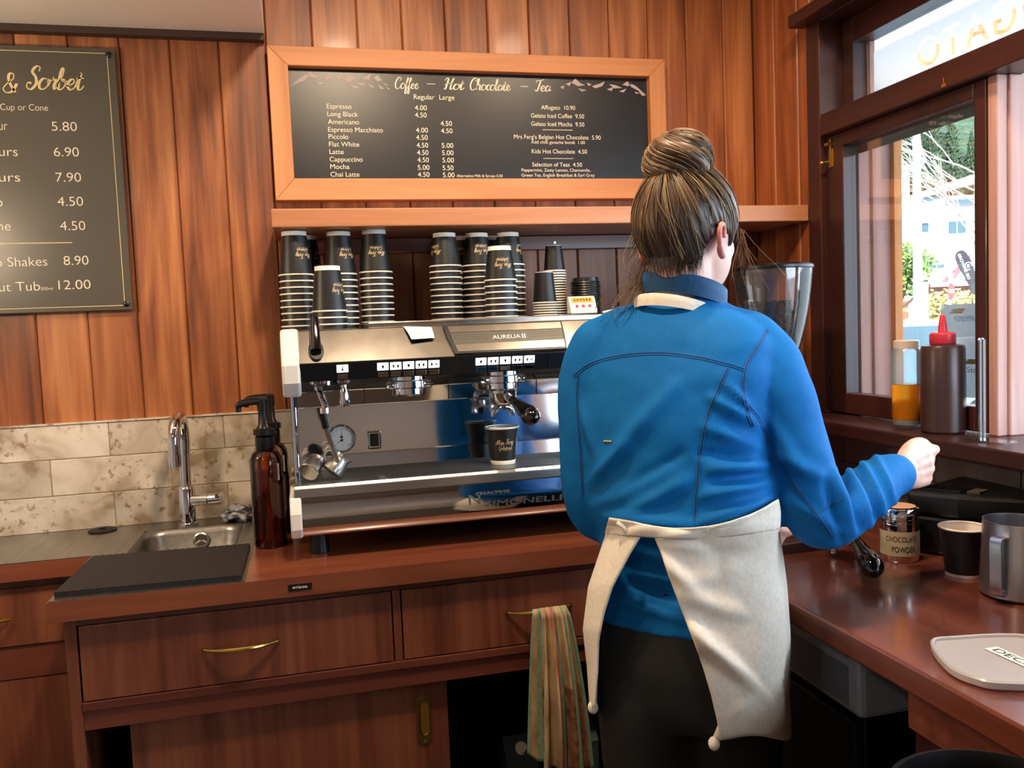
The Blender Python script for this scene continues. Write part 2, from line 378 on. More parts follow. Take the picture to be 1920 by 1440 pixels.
GL = {
 'o': (.95, [[(.75, .85), (.4, 1), (.08, .6), (.15, .1), (.5, 0), (.85, .35), (.8, .8), (.65, .95), (1.0, .8)]]),
 'e': (.85, [[(-.05, .3), (.5, .5), (.7, .8), (.5, 1), (.2, .75), (.15, .3), (.4, 0), (.7, .12), (.95, .4)]]),
 'f': (.62, [[(-.05, .3), (.4, 1.2), (.68, 1.9), (.5, 2.05), (.33, 1.5), (.2, .3), (.1, -.7), (.25, -.95), (.45, -.5), (.33, 0), (.7, .3)]]),
 't': (.66, [[(-.05, .3), (.38, 1.6), (.25, .5), (.32, .05), (.55, .05), (.8, .4)], [(.02, 1.05), (.35, 1.12), (.7, 1.1)]]),
 'h': (.98, [[(-.05, .3), (.4, 1.3), (.5, 1.95), (.3, 1.9), (.15, 1), (.1, 0), (.2, .6), (.5, 1), (.7, .8), (.65, .2), (.8, 0), (1.08, .35)]]),
 'c': (.8, [[(.75, .8), (.5, 1), (.2, .7), (.15, .25), (.45, 0), (.9, .35)]]),
 'l': (.55, [[(-.05, .3), (.4, 1.3), (.45, 1.95), (.25, 1.8), (.15, .6), (.2, .1), (.4, 0), (.65, .35)]]),
 'a': (1.0, [[(.75, .85), (.4, 1), (.1, .6), (.15, .1), (.45, .05), (.75, .6), (.85, 1), (.75, .4), (.85, .05), (1.1, .35)]]),
 'r': (.75, [[(-.05, .3), (.25, 1.08), (.3, .88), (.6, .9), (.48, .3), (.58, .03), (.85, .35)]]),
 'b': (.85, [[(-.05, .3), (.4, 1.3), (.45, 1.95), (.25, 1.8), (.12, .6), (.2, .05), (.5, .05), (.75, .5), (.6, .95), (.45, .8), (.95, .75)]]),
 's': (.7, [[(-.05, .3), (.35, 1.05), (.5, .7), (.6, .3), (.35, 0), (.1, .12), (.45, .05), (.8, .35)]]),
 'i': (.5, [[(-.05, .3), (.25, 1), (.18, .3), (.32, 0), (.6, .35)], [(.32, 1.4), (.38, 1.45)]]),
 'g': (.9, [[(.75, .85), (.4, 1), (.1, .6), (.2, .1), (.5, .1), (.8, 1), (.7, 0), (.5, -.85), (.2, -.85), (.35, -.3), (1.0, .35)]]),
 'C': (1.3, [[(1.0, 1.5), (1.3, 1.75), (1.1, 2.1), (.6, 1.95), (.15, 1.1), (.25, .2), (.7, -.05), (1.3, .4)]]),
 'H': (1.55, [[(.05, 1.6), (.3, 2.0), (.6, 1.9), (.48, 1.0), (.3, .1), (0, .1)], [(1.45, 2.05), (1.2, 1.2), (1.08, .3), (1.2, 0), (1.55, .35)], [(.1, .85), (.7, 1.1), (1.25, 1.0)]]),
 'T': (1.0, [[(.1, 1.5), (.25, 1.9), (.8, 1.9), (1.45, 2.1)], [(.88, 1.9), (.72, 1), (.5, .15), (.2, 0), (.05, .3)]]),
 'S': (1.05, [[(.95, 1.65), (1.0, 2.0), (.65, 2.1), (.35, 1.6), (.72, 1.1), (.82, .45), (.4, -.05), (0, .2), (.1, .6), (.4, .5)]]),
 'M': (1.7, [[(0, 0), (.35, 1), (.62, 2), (.65, .9), (.68, .1), (1.0, 1.1), (1.32, 2), (1.3, .9), (1.4, .03), (1.75, .35)]]),
 'F': (1.05, [[(.05, 1.6), (.3, 1.95), (.8, 1.95), (1.4, 2.1)], [(.78, 1.95), (.6, .9), (.35, 0), (.05, .1)], [(.3, 1.0), (1.0, 1.1)]]),
 'G': (1.35, [[(1.0, 1.5), (1.3, 1.75), (1.1, 2.1), (.6, 1.95), (.15, 1.1), (.25, .2), (.7, -.02), (1.15, .6), (1.2, .9), (1.15, -.2), (.8, -.8), (.4, -.6)]]),
 '&': (1.4, [[(1.25, .9), (.95, .1), (.45, -.05), (.1, .35), (.35, .85), (.85, 1.4), (.8, 1.9), (.5, 1.95), (.42, 1.5), (.75, .7), (1.25, .0)]]),
 '-': (1.2, [[(.1, .6), (1.1, .6)]]), ' ': (.75, []),
}
def script_mesh(mb, s, origin, ex, ey, xh, width=None, thick=0.17, slant=0.22, lift=0.0007, curve=None):
    """brush-script letters as flat ribbons; thick on the downstroke"""
    ex, ey, origin = Vector(ex).normalized(), Vector(ey).normalized(), Vector(origin); nz = ex.cross(ey)
    tot = sum(GL[c][0] for c in s); kx = width / tot if width else xh * 0.9
    x = 0.0
    for c in s:
        adv, strokes = GL[c]
        for st in strokes:
            q = cr(st, 5); n = len(q); vs = []
            for i, (px, py) in enumerate(q):
                a, b = q[max(i - 1, 0)], q[min(i + 1, n - 1)]
                d = Vector((b[0] - a[0], b[1] - a[1], 0)); d = d.normalized() if d.length else Vector((1, 0, 0))
                w = thick * (0.42 + 0.58 * max(0.0, -d.y)) * 0.5
                for sg in (-1, 1):
                    X = x + px + slant * py + sg * w * d.y * -1.0; Y = py + sg * w * d.x
                    P = origin + ex * (X * kx) + ey * (Y * xh) + nz * lift
                    vs.append(curve(P) if curve else P)
            mb._a(vs, [(2 * i, 2 * i + 1, 2 * i + 3, 2 * i + 2) for i in range(n - 1)])
        x += adv
# ================================================================== the setting
FLOOR, CEIL = 0.0, 2.75
XR = 1.437                                            # inner face of the window wall
struct('floor', bx((-2.6, -2.6, -0.06), (1.65, 2.62, 0.0)), 'floor_tile')
struct('ceiling', bx((-2.6, -2.6, CEIL), (1.75, 2.62, CEIL + 0.08)), 'room_ceiling')
struct('wall_left', bx((-2.66, -2.6, 0), (-2.6, 2.62, CEIL)), 'room_paint')
struct('wall_front', bx((-2.6, -2.66, 0), (1.65, -2.6, CEIL)), 'room_paint')
def planks(axis, spans, plane, out, z0, z1):
    mb = MB()
    for a, b in spans:
        c = 0.0035; g = 0.0008
        prof = [(a + g, 0.0), (a + g, -0.010), (a + g + c, -0.014), (b - g - c, -0.014), (b - g, -0.010), (b - g, 0.0)]
        if axis == 'x': mb.prism([(p, plane + q * out, z0) for p, q in prof], (0, 0, z1 - z0))
        else: mb.prism([(plane + q * out, p, z0) for p, q in prof], (0, 0, z1 - z0))
    return mb
pp, px0 = 0.126, -0.052
struct('wall_back', planks('x', [(px0 + k * pp, min(px0 + (k + 1) * pp, XR)) for k in range(-12, 12)], 2.514, 1, 0.0, CEIL).box((-2.6, 2.514, 0), (1.6, 2.6, CEIL)), 'wood_wall')
tw = bx((-0.06, 2.486, 0.9), (-0.052, 2.5, 0.9))
# window wall: boards by the corner, solid wall below and above the openings
wr = planks('y', [(2.19, 2.253), (2.253, 2.379), (2.379, 2.5)], XR + 0.014, 1, 0.9, CEIL)
wr.box((XR + 0.014, 2.19, 0), (1.60, 2.6, CEIL)).box((XR + 0.004, -2.6, 0), (1.60, 2.19, 1.085)).box((1.5, -2.6, 2.26), (1.60, 2.19, CEIL)).box((XR + 0.004, -2.6, 1.085), (1.60, -1.2, 2.26))
struct('wall_right', wr, 'wood_wall_side')
# stone tiles behind the sink
mb = MB()
for r, (za, zb, js) in enumerate([(0.901, 0.9955, (-0.519, -0.225)), (0.998, 1.0935, (-0.671, -0.369)), (1.096, 1.188, (-0.521, -0.226))]):
    xs = [js[0] - 0.298 * k for k in range(4, 0, -1)] + list(js) + [min(js[1] + 0.298, -0.035)]
    xs = sorted(set([x for x in xs if x < -0.035] + [-0.035]))
    for a, b in zip(xs[:-1], xs[1:]):
        mb.box((a + 0.0014, 2.487, za), (b - 0.0014, 2.4995, zb))
struct('trim_1', mb, 'travertine', bevel=0.0012, seg=1, label='travertine tile splashback behind the sink')
struct('trim_2', bx((-1.75, 2.4882, 0.9), (-0.035, 2.4998, 1.187)), 'grout', label='grout bed of the splashback')
struct('trim_3', bx((-1.75, 2.483, 1.188), (-0.035, 2.4998, 1.192)), 'travertine', label='pale edge bead along the top of the splashback')
mb = MB()
for r, (za, zb, o) in enumerate(((0.901, 0.992, 0.0), (0.994, 1.083, 0.15))):
    y = 2.5 - o
    while y > -1.2:
        a, b = max(y - 0.3, -1.2), min(y, 2.5)
        mb.box((1.427, a + 0.0014, za), (1.440, b - 0.0014, zb)); y -= 0.3
struct('trim_4', mb, 'slate_tile', bevel=0.001, seg=1, label='grey stone tiles under the window sill')
# dropped ceiling over the left of the bar
struct('ceiling_bulkhead', bx((-2.6, 1.2, 2.225), (-0.054, 2.5, CEIL)), 'beige_paint', label='beige dropped ceiling with a dark shadow trim')
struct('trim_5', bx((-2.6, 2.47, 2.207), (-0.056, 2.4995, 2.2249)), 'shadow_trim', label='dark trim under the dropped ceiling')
# window: an upper frosted light, a sash, and an open serving hatch nearer the camera
W1 = thing('window_1', 'dark timber window with frosted upper light and a fixed lower sash', 'window', (1.5, 1.9, 1.12), kind='structure')
def wp(name, mb, m='wood_dark', **kw): return mb.build(name, m, W1, **kw)
wp('jamb', bx((1.424, 2.128, 1.12), (1.60, 2.189, 2.262)), 'wood_dark_upright', bevel=0.003)
wp('head_beam', bx((1.425, -1.2, 2.20), (1.60, 2.128, 2.262)), bevel=0.003)
wp('pelmet_ledge', bx((1.375, -1.2, 2.203), (1.4235, 2.2, 2.236)), bevel=0.003)
wp('transom_bar', bx((1.412, -1.2, 1.886), (1.506, 2.108, 1.944)), bevel=0.003)
wp('upper_frame', bx((1.50, 2.085, 1.944), (1.56, 2.128, 2.2)).box((1.50, -1.2, 2.135), (1.56, 2.085, 2.2)).box((1.50, -1.2, 1.944), (1.56, 2.085, 1.962)), 'wood_dark', bevel=0.002)
wp('upper_bead', bx((1.545, 2.073, 1.962), (1.56, 2.085, 2.135)), 'wood_daylit')
wp('upper_pane', bx((1.538, -1.2, 1.962), (1.542, 2.078, 2.135)), 'window_glass')
# frosted band with the letters left clear
gx = 1.5365
def gy(u): return at(u, 100, 'x', gx).y
zb_, zt_ = 1.980, 2.096
cu = bpy.data.curves.new('band', 'FONT'); cu.body = 'AOTAGO'[1:]; cu.body = 'OGATO'; cu.size = 1.0; cu.shear = 0.12; cu.space_character = 1.15
ob = bpy.data.objects.new('band', cu); COL.objects.link(ob)
dg = bpy.context.evaluated_depsgraph_get()
tmp = bpy.data.meshes.new_from_object(ob.evaluated_get(dg))
tx = [v.co.x for v in tmp.vertices]; ty = [v.co.y for v in tmp.vertices]
bpy.context.view_layer.objects.active = ob; ob.select_set(True)
bpy.ops.object.convert(target='CURVE'); ob.select_set(False)
cu = ob.data
yL, yA = 2.045, 1.878                                 # band starts, first letter starts (seen from inside, mirrored)
hz = 0.072; k = hz / (max(ty) - min(ty)); kx = k * 1.0
# local frame: x along the mirrored text, y up
X1 = max(tx)
sp = cu.splines.new('POLY'); c0 = [(X1 + (yL - yA) / kx, (zb_ - 2.000) / k), (X1 + (yL - yA) / kx, (zt_ - 2.000) / k), (X1 - (yA + 1.2) / kx, (zt_ - 2.000) / k), (X1 - (yA + 1.2) / kx, (zb_ - 2.000) / k)]
sp.points.add(3)
for p, c in zip(sp.points, c0): p.co = (c[0], c[1], 0, 1)
sp.use_cyclic_u = True
cu.dimensions = '2D'; cu.fill_mode = 'BOTH'
dg = bpy.context.evaluated_depsgraph_get(); dg.update()
tm = bpy.data.meshes.new_from_object(ob.evaluated_get(dg))
mb = MB(); mb._a([(gx, yA + (v.co.x - X1) * kx, 2.000 + v.co.y * k) for v in tm.vertices], [tuple(p.vertices) for p in tm.polygons])
bpy.data.objects.remove(ob)
wp('frosted_band', mb, 'frosted')
# lower sash
wp('sash', bx((1.44, 2.052, 1.124), (1.482, 2.127, 1.886)).box((1.44, 1.553, 1.124), (1.482, 1.588, 1.886)).box((1.44, 1.588, 1.124), (1.482, 2.052, 1.180)).box((1.44, 1.588, 1.850), (1.482, 2.052, 1.886)), 'wood_dark_upright', bevel=0.003)
wp('sash_pane', bx((1.462, 1.584, 1.176), (1.466, 2.056, 1.853)), 'window_glass')
mb = MB()
mb.prism([(1.4705, 1.588, 1.85), (1.4705, 1.588, 1.822), (1.474, 1.588, 1.829), (1.474, 1.588, 1.845)], (0, 0.464, 0))
wp('bevel_strip', mb, 'clear_plastic')
bo = wp('bolt', MB().tube([(1.436, 2.098, 1.80), (1.436, 2.098, 1.875)], 0.0035, 8).box((1.4375, 2.088, 1.80), (1.44, 2.108, 1.85)).tube([(1.43, 2.098, 1.815), (1.412, 2.098, 1.812)], 0.003, 8).sphere((1.408, 2.098, 1.812), 0.006, 10, 6).box((1.425, 2.094, 1.858), (1.44, 2.110, 1.866)), 'brass', smooth=True)
wp('outer_jamb', bx((1.50, 2.066, 1.12), (1.535, 2.20, 1.886)).box((1.537, 2.058, 1.12), (1.552, 2.20, 1.886)).box((1.554, 2.066, 1.12), (1.60, 2.20, 1.886)), 'wood_daylit', bevel=0.002)
wp('outer_architrave', bx((1.601, 2.052, 1.16), (1.625, 2.30, 2.02)), 'wood_sunny')
wp('mullion', bx((1.442, 1.526, 1.12), (1.468, 1.5515, 1.886)).box((1.471, 1.522, 1.12), (1.565, 1.5515, 1.886)).box((1.466, 1.528, 1.12), (1.473, 1.5515, 1.886)), 'wood_daylit', bevel=0.003)
wp('latch_plate', bx((1.407, 1.63, 1.888), (1.4115, 1.645, 1.896)).box((1.407, 1.636, 1.896), (1.4115, 1.640, 1.908)), 'brass')
struct('trim_6', bx((1.312, -1.2, 1.085), (1.74, 2.127, 1.12)), 'wood_dark', bevel=0.004, label='dark timber sill and serving ledge under the window')
struct('trim_7', bx((1.425, 2.12, 1.085), (1.60, 2.189, 1.12)), 'wood_dark')
mat('stucco_trim', (226, 224, 218), 0.7)
# verandah outside
struct('trim_8', bx((1.62, -2.6, 2.62), (3.0, 4.5, 2.68)), 'stucco_trim', label='pale verandah roof outside the window')
struct('trim_9', bx((2.92, -2.6, 2.42), (2.99, 4.5, 2.62)), 'wood_sunny', label='orange timber beam of the verandah')
# ================================================================== signs on the wall
Y = Vector((0, 1, 0)); X = Vector((1, 0, 0)); Z = Vector((0, 0, 1))
mf = thing('menu_board', 'long black coffee menu in a wide honey timber frame on the plank wall', 'menu board', (0.53, 2.49, 1.77))
F0, F1, FB, FT, I0, I1, IB, IT = -0.049, 1.115, 1.772, 2.189, 0.004, 1.064, 1.832, 2.137
yf, yi, yb = 2.455, 2.462, 2.499
for nm, q, m_ in (('top_rail', [(F0, FT), (F1, FT), (I1, IT), (I0, IT)], 'wood_frame'), ('bottom_rail', [(F0, FB), (I0, IB), (I1, IB), (F1, FB)], 'wood_frame'),
                  ('left_stile', [(F0, FB), (F0, FT), (I0, IT), (I0, IB)], 'wood_frame_upright'), ('right_stile', [(F1, FB), (I1, IB), (I1, IT), (F1, FT)], 'wood_frame_upright')):
    MB().prism([(x, yf, z) for x, z in q], (0, yb - yf, 0)).build(nm, m_, mf, bevel=0.002)
bx((I0 - 0.01, 2.480, IB - 0.01), (I1 + 0.01, 2.488, IT + 0.01)).build('panel', 'menu_black', mf)
ym = 2.480
def zp(zx, zy): return at(500 + zx / 2.4, zy / 2.4, 'y', ym)
def line(mb, s, x0, x1, base, cap=21.5, **kw):
    a, b = zp(x0, base), zp(x1, base); h = (zp(x0, base - cap) - a).length
    text_mesh(mb, s, (a.x, ym, a.z), X, Z, h, width=b.x - a.x, **kw)
for s, a, b, y in (('Espresso', 271, 382, 488), ('Long Black', 273, 411, 523), ('Americano', 276, 416, 558), ('Espresso Macchiato', 277, 523, 593), ('Piccolo', 279, 368, 625), ('Flat White', 281, 417, 659), ('Latte', 283, 347, 693), ('Cappuccino', 284, 432, 727), ('Mocha', 287, 373, 760), ('Chai Latte', 288, 418, 795)):
    mb = MB(); line(mb, s, a, b, y); mb.build('drink_line', 'chalk', mf)
for s, a, b, y in (('Regular', 662, 755, 446), ('Large', 777, 845, 448), ('4.00', 667, 721, 495), ('4.50', 668, 720, 528), ('4.50', 783, 834, 566), ('4.00', 672, 726, 596), ('4.50', 785, 836, 599), ('4.50', 673, 725, 629), ('4.50', 675, 727, 664), ('5.00', 788, 840, 665), ('4.50', 677, 728, 697), ('5.00', 789, 841, 698), ('4.50', 679, 730, 730), ('5.00', 791, 843, 731), ('5.00', 680, 733, 764), ('5.50', 792, 841, 766), ('4.50', 681, 733, 796), ('5.00', 793, 846, 798)):
    mb = MB(); line(mb, s, a, b, y); mb.build('price', 'chalk', mf)
mb = MB(); line(mb, 'Alternative Milk & Syrups 0.50', 855, 1062, 797, 12)
mb.build('small_print', 'chalk', mf)
for s, a, b, y, c in (('Affogato  10.90', 1235, 1388, 492, 19), ('Gelato Iced Coffee  9.50', 1190, 1428, 529, 19), ('Gelato Iced Mocha  9.50', 1191, 1429, 566, 19), ("Mrs Ferg's Belgian Hot Chocolate  5.90", 1113, 1503, 624, 19), ('Add chilli ganache bomb  1.00', 1190, 1432, 646, 14), ('Kids Hot Chocolate  4.50', 1193, 1441, 690, 19), ('Selection of Teas  4.50', 1195, 1419, 749, 18), ('Peppermint, Zesty Lemon, Chamomile,', 1147, 1457, 772, 14), ('Green Tea, English Breakfast & Earl Grey', 1147, 1476, 795, 14)):
    mb = MB(); line(mb, s, a, b, y, c); mb.build('special_line', 'chalk', mf)
for a, b, y in ((1241, 1376, 584), (1245, 1380, 713)):
    p, q = zp(a, y), zp(b, y); MB().box((p.x, ym - 0.0008, p.z - 0.0007), (q.x, ym - 0.0002, p.z + 0.0007)).build('rule', 'chalk', mf)
for s, a, b, y, xh in (('Coffee', 575, 690, 398, 24), ('-', 715, 762, 392, 24), ('Hot', 795, 890, 402, 25), ('Chocolate', 912, 1108, 404, 25), ('-', 1135, 1180, 404, 25), ('Tea', 1205, 1282, 410, 25)):
    p, q = zp(a, y), zp(b, y); mb = MB(); script_mesh(mb, s, (p.x, ym, p.z), X, Z, (zp(a, y - xh) - p).length, width=(q.x - p.x) * 0.93, thick=0.26, slant=0.16); mb.build('heading_word', 'chalk', mf)
mb = MB()
rr = random.Random(3)
def shard(pts): mb._a([(lambda p: (p.x, ym - 0.0006, p.z))(zp(*q)) for q in pts], [tuple(range(len(pts)))])
for q in ([(98, 392), (150, 352), (195, 325), (172, 362), (130, 378)], [(195, 325), (235, 350), (222, 352), (190, 345)], [(225, 368), (262, 376), (240, 382)], [(250, 352), (285, 340), (300, 352), (268, 358)], [(312, 348), (334, 330), (338, 352), (320, 362)], [(345, 356), (372, 342), (398, 350), (372, 372)], [(362, 380), (420, 392), (402, 398)], [(430, 352), (470, 332), (462, 360), (444, 356)], [(478, 348), (500, 340), (520, 362), (500, 368)], [(455, 375), (488, 392), (470, 394)], [(500, 380), (530, 400), (512, 400)], [(540, 390), (556, 402), (545, 402)], [(400, 372), (450, 378), (430, 386)], [(523, 372), (548, 384), (534, 384)],
          None, [(1320, 392), (1340, 384), (1334, 402)], [(1345, 378), (1372, 368), (1362, 388)], [(1372, 372), (1388, 352), (1408, 372), (1432, 384), (1400, 388)], [(1400, 398), (1440, 406), (1418, 412)], [(1440, 372), (1462, 380), (1448, 388)], [(1462, 388), (1500, 376), (1522, 366), (1510, 388), (1480, 398)], [(1530, 402), (1560, 392), (1552, 410)], [(1540, 378), (1572, 384), (1600, 396), (1562, 398)], [(1585, 412), (1620, 398), (1606, 416)], [(1600, 382), (1622, 366), (1642, 378), (1626, 388)], [(1625, 368), (1662, 388), (1706, 428), (1690, 432), (1672, 408), (1640, 392)], [(1655, 412), (1680, 420), (1662, 422)]):
    if q is None: mb.build('mountain_print', 'chalk_pink', mf); mb = MB(); continue
    shard(q)
mb.build('mountain_print', 'chalk_pink', mf)

gb = thing('price_board', 'tall grey gelato and sorbet price board cut off by the left edge', 'price board', (-0.9, 2.49, 1.487))
yg = 2.478
MB().prism([(-1.55, yg, 1.487), (-0.437, yg, 1.487), (-0.437, yg, 2.172), (-1.55, yg, 2.172)], (0, 0.008, 0)).build('panel', 'board_grey', gb, bevel=0.001, seg=1)
mb = MB()
def bz(zx, zy): return at(zx / 2.667, 60 + zy / 2.667, 'y', yg)
e = 0.0016; b_ = 0.0008
x0, x1, z0, z1 = -1.53, bz(626, 1368).x, bz(626, 1368).z, bz(522, 106).z
mb.box((x0, yg - 0.0008, z0), (x1, yg - 0.0002, z0 + e)).box((x0, yg - 0.0008, z1 - e), (x1, yg - 0.0002, z1)).box((x1 - e, yg - 0.0008, z0), (x1, yg - 0.0002, z1)).box((x0, yg - 0.0008, z0), (x0 + e, yg - 0.0002, z1))
p, q = bz(0, 1055), bz(362, 1053)
mb.box((-1.2, yg - 0.0008, q.z - 0.0012), (q.x, yg - 0.0002, q.z + 0.0012))
mb.build('rule_border', 'chalk_gold', gb)
mb = MB()
def gl(s, a, b, y, cap=44, **kw):
    p, q = bz(a, y), bz(b, y); h = (bz(a, y - cap) - p).length
    mb = MB(); text_mesh(mb, s, (p.x, yg, p.z), X, Z, h, width=q.x - p.x, bold=-0.008, **kw); mb.build('price_line', 'chalk', gb)
for s, a, b, y, c in (('Cup or Cone', 2, 240, 390, 32), ('ur', -4, 38, 490, 46), ('5.80', 260, 386, 494, 46), ('urs', -4, 90, 620, 46), ('6.90', 271, 396, 622, 46), ('urs', -4, 102, 748, 46), ('7.90', 280, 407, 749, 46), ('p', -14, 14, 872, 46), ('4.50', 289, 417, 870, 46), ('ne', -10, 55, 993, 46), ('4.50', 302, 428, 992, 46), ('p Shakes', -18, 238, 1174, 46), ('8.90', 320, 444, 1166, 46), ('ut Tub', -4, 202, 1298, 46), ('500ml', 205, 265, 1291, 15), ('12.00', 294, 455, 1288, 46)):
    gl(s, a, b, y, c)
mb = MB()
for s, a, b, y, xh in (('&', 8, 92, 300, 48), ('Sorbet', 132, 430, 284, 54)):
    p, q = bz(a, y), bz(b, y); mb = MB(); script_mesh(mb, s, (p.x, yg, p.z), X, Z, (bz(a, y - xh) - p).length, width=(q.x - p.x) * 0.93, thick=0.27, slant=0.2); mb.build('heading_word', 'chalk_gold', gb)
for z in (1.503, 2.155):
    MB().lathe([(0.008, 0), (0.008, 0.003), (0.005, 0.005)], (-0.452, yg, z), 14, (0, -1, 0)).build('fixing_screw', 'dark_metal', gb, smooth=True)

# ================================================================== shelf over the machine
sh = thing('wall_shelf', 'thick timber shelf running under the coffee menu to the window wall', 'shelf', (0.7, 2.45, 1.66))
bx((-0.057, 2.20, 1.667), (1.432, 2.499, 1.713)).build('shelf_board', 'wood_shelf', sh, bevel=0.003)
bx((-0.03, 2.472, 1.625), (1.432, 2.4985, 1.666)).build('wall_cleat', 'wood_cabinet_rail', sh, bevel=0.002)
for x in (0.02, 0.75, 1.1): MB().lathe([(0.005, 0), (0.004, 0.002)], (x, 2.472, 1.645), 10, (0, -1, 0)).build('screw_head', 'steel', sh)

# ================================================================== counters and cabinets
mb = MB()
for a, b in (((-0.513, 1.805, 0.858), (0.8055, 2.02, 0.899)), ((-0.513, 2.02, 0.858), (-0.45, 2.165, 0.899)), ((-0.16, 2.02, 0.858), (0.8055, 2.498, 0.899)), ((-1.75, 2.165, 0.858), (-0.45, 2.498, 0.899)), ((-0.45, 2.395, 0.858), (-0.16, 2.498, 0.899))):
    mb.box(a, b)
o = mb.build('worktop', 'wood_counter')
tag(o, 'red-brown varnished timber worktop carrying the sink and espresso machine', 'worktop')
o = MB().box((0.806, -1.2, 0.858), (1.426, 2.498, 0.8992)).build('worktop', 'wood_counter', bevel=0.004); M['wood_counter_side'] = wood('wood_counter_side', (76, 36, 28), (104, 52, 38), (128, 68, 48), 'y', 0.25, 0.7, 0.7, False, 0.0)
o.data.materials.clear(); o.data.materials.append(M['wood_counter_side'])
tag(o, 'glossy dark timber worktop under the window running toward the camera', 'worktop')
o = bx((-0.057, 1.8035, 0.870), (-0.009, 1.8048, 0.884)).build('shelf_label', 'tape_label')
mb = MB(); text_mesh(mb, 'MYTTIN DHA', (-0.033, 1.8034, 0.8748), X, Z, 0.0045, width=0.03, bold=0.02, centre=True); mb.build('label_lettering', 'white_paper', o)
tag(o, 'small black tape label with white letters on worktop edge', 'label')

cb = thing('drawer_cabinet', 'timber cabinet under the worktop with two wide drawers and open cupboard', 'cabinet', (0.15, 2.1, 0.0))
yc = 1.83
cab = 'wood_cabinet_rail'
bx((-0.492, yc, 0.0), (-0.470, 2.16, 0.857)).build('left_side', 'wood_cabinet', cb, bevel=0.002)
bx((-0.470, yc + 0.002, 0.840), (0.80, yc + 0.022, 0.857)).build('top_rail', cab, cb)
bx((0.158, yc, 0.683), (0.175, yc + 0.02, 0.840)).build('middle_stile', 'wood_cabinet', cb, bevel=0.001)
bx((-0.470, yc - 0.002, 0.663), (0.80, yc + 0.02, 0.682)).build('drawer_rail', cab, cb, bevel=0.002)
bx((-0.470, yc + 0.004, 0.622), (0.80, yc + 0.02, 0.6625)).build('lower_rail', cab, cb, bevel=0.001)
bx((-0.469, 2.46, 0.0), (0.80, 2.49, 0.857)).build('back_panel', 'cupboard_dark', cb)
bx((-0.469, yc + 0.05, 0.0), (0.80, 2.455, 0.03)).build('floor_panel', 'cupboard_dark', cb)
def drawer(xa, xb, h0, h1):
    d = bx((xa, yc - 0.001, 0.684), (xb, yc + 0.018, 0.838)).build('drawer', 'wood_cabinet', cb, bevel=0.0015)
    n = 14; P = []; xm, w = (h0 + h1) / 2, (h1 - h0) / 2
    for i in range(n + 1):
        s = -1 + 2 * i / n; P.append((xm + w * s, yc - 0.004 - 0.026 * (1 - s * s), 0.7615))
    MB().tube(P, [0.0022 + 0.0032 * (1 - abs(-1 + 2 * i / n) ** 1.5) for i in range(n + 1)], 10).box((h0 - 0.003, yc - 0.006, 0.758), (h0 + 0.004, yc, 0.765)).box((h1 - 0.004, yc - 0.006, 0.758), (h1 + 0.003, yc, 0.765)).build('handle', 'brass', d, smooth=True)
drawer(-0.466, 0.155, -0.233, -0.085)
drawer(0.178, 0.798, 0.411, 0.559)
sd = bx((-0.39, yc + 0.03, 0.03), (0.272, yc + 0.045, 0.622)).build('sliding_door', 'wood_cabinet', cb)
mb = MB(); n = 12
ol = [(0.2175 + 0.0165 * math.cos(a), 0.0, 0.572 + 0.0165 * math.sin(a)) for a in [PI * k / n for k in range(n + 1)]] + [(0.2175 + 0.0165 * math.cos(a), 0, 0.49 + 0.0165 * math.sin(a)) for a in [PI + PI * k / n for k in range(n + 1)]]
mb.prism([(x, yc + 0.027, z) for x, _, z in ol], (0, 0.003, 0)); pu = mb.build('recessed_pull', 'brass_old', sd, bevel=0.001)
il = [(0.2175 + 0.0095 * math.cos(a), 0.0, 0.56 + 0.0095 * math.sin(a)) for a in [PI * k / n for k in range(n + 1)]] + [(0.2175 + 0.0095 * math.cos(a), 0, 0.505 + 0.0095 * math.sin(a)) for a in [PI + PI * k / n for k in range(n + 1)]]
mb = MB(); rs = []
for s, d in ((1.0, 0.0266), (1.06, 0.0258), (0.9, 0.0264), (0.75, 0.0268)): rs.append([(0.2175 + (x - 0.2175) * s, yc + d, 0.5325 + (z - 0.5325) * (1 + (s - 1) * 0.4)) for x, _, z in il])
mb.rings(rs); mb.build('finger_recess', 'brass', pu, smooth=True)
for z in (0.4805, 0.5815): MB().lathe([(0.0025, 0), (0.002, 0.0012)], (0.2175, yc + 0.027, z), 10, (0, -1, 0)).build('screw_head', 'steel', pu)
# cartons stored in the open cupboard
for i, (x, y, w, h, lab) in enumerate(((0.60, 1.93, 0.075, 0.40, 'front'), (0.60, 2.02, 0.075, 0.40, 'second from front'), (0.60, 2.11, 0.075, 0.40, 'third from front'), (0.46, 1.98, 0.08, 0.36, 'left of the row behind the tea towel'))):
    c = thing('milk_carton', 'dark milk carton in the open cupboard, ' + (lab + ' of its row' if i < 3 else 'alone behind the tea towel'), 'carton', (x, y, 0.03))
    bx((x - w / 2, y - w / 2, 0.03), (x + w / 2, y + w / 2, h)).build('carton_body', 'carton', c, bevel=0.002)
    MB().prism([(x - w / 2, y - w / 2, h), (x + w / 2, y - w / 2, h), (x + w / 2, y, h + 0.04), (x - w / 2, y, h + 0.04)], (0, 0.006, 0)).build('carton_gable', 'carton', c)
    MB().lathe([(0.014, 0), (0.014, 0.014)], (x, y - 0.022, h + 0.012), 14, (0, -0.5, 0.86)).build('cap', 'white_plastic', c)
    if i == 0:
        mb = MB(); text_mesh(mb, 'vitas', (x - 0.03, y - w / 2 - 0.0006, 0.32), X, Z, 0.016, width=0.055); mb.build('carton_lettering', 'chalk_pink', c)
lc = thing('side_cabinet', 'dark recessed timber cabinet with a drawer at the far left', 'cabinet', (-1.1, 2.35, 0))
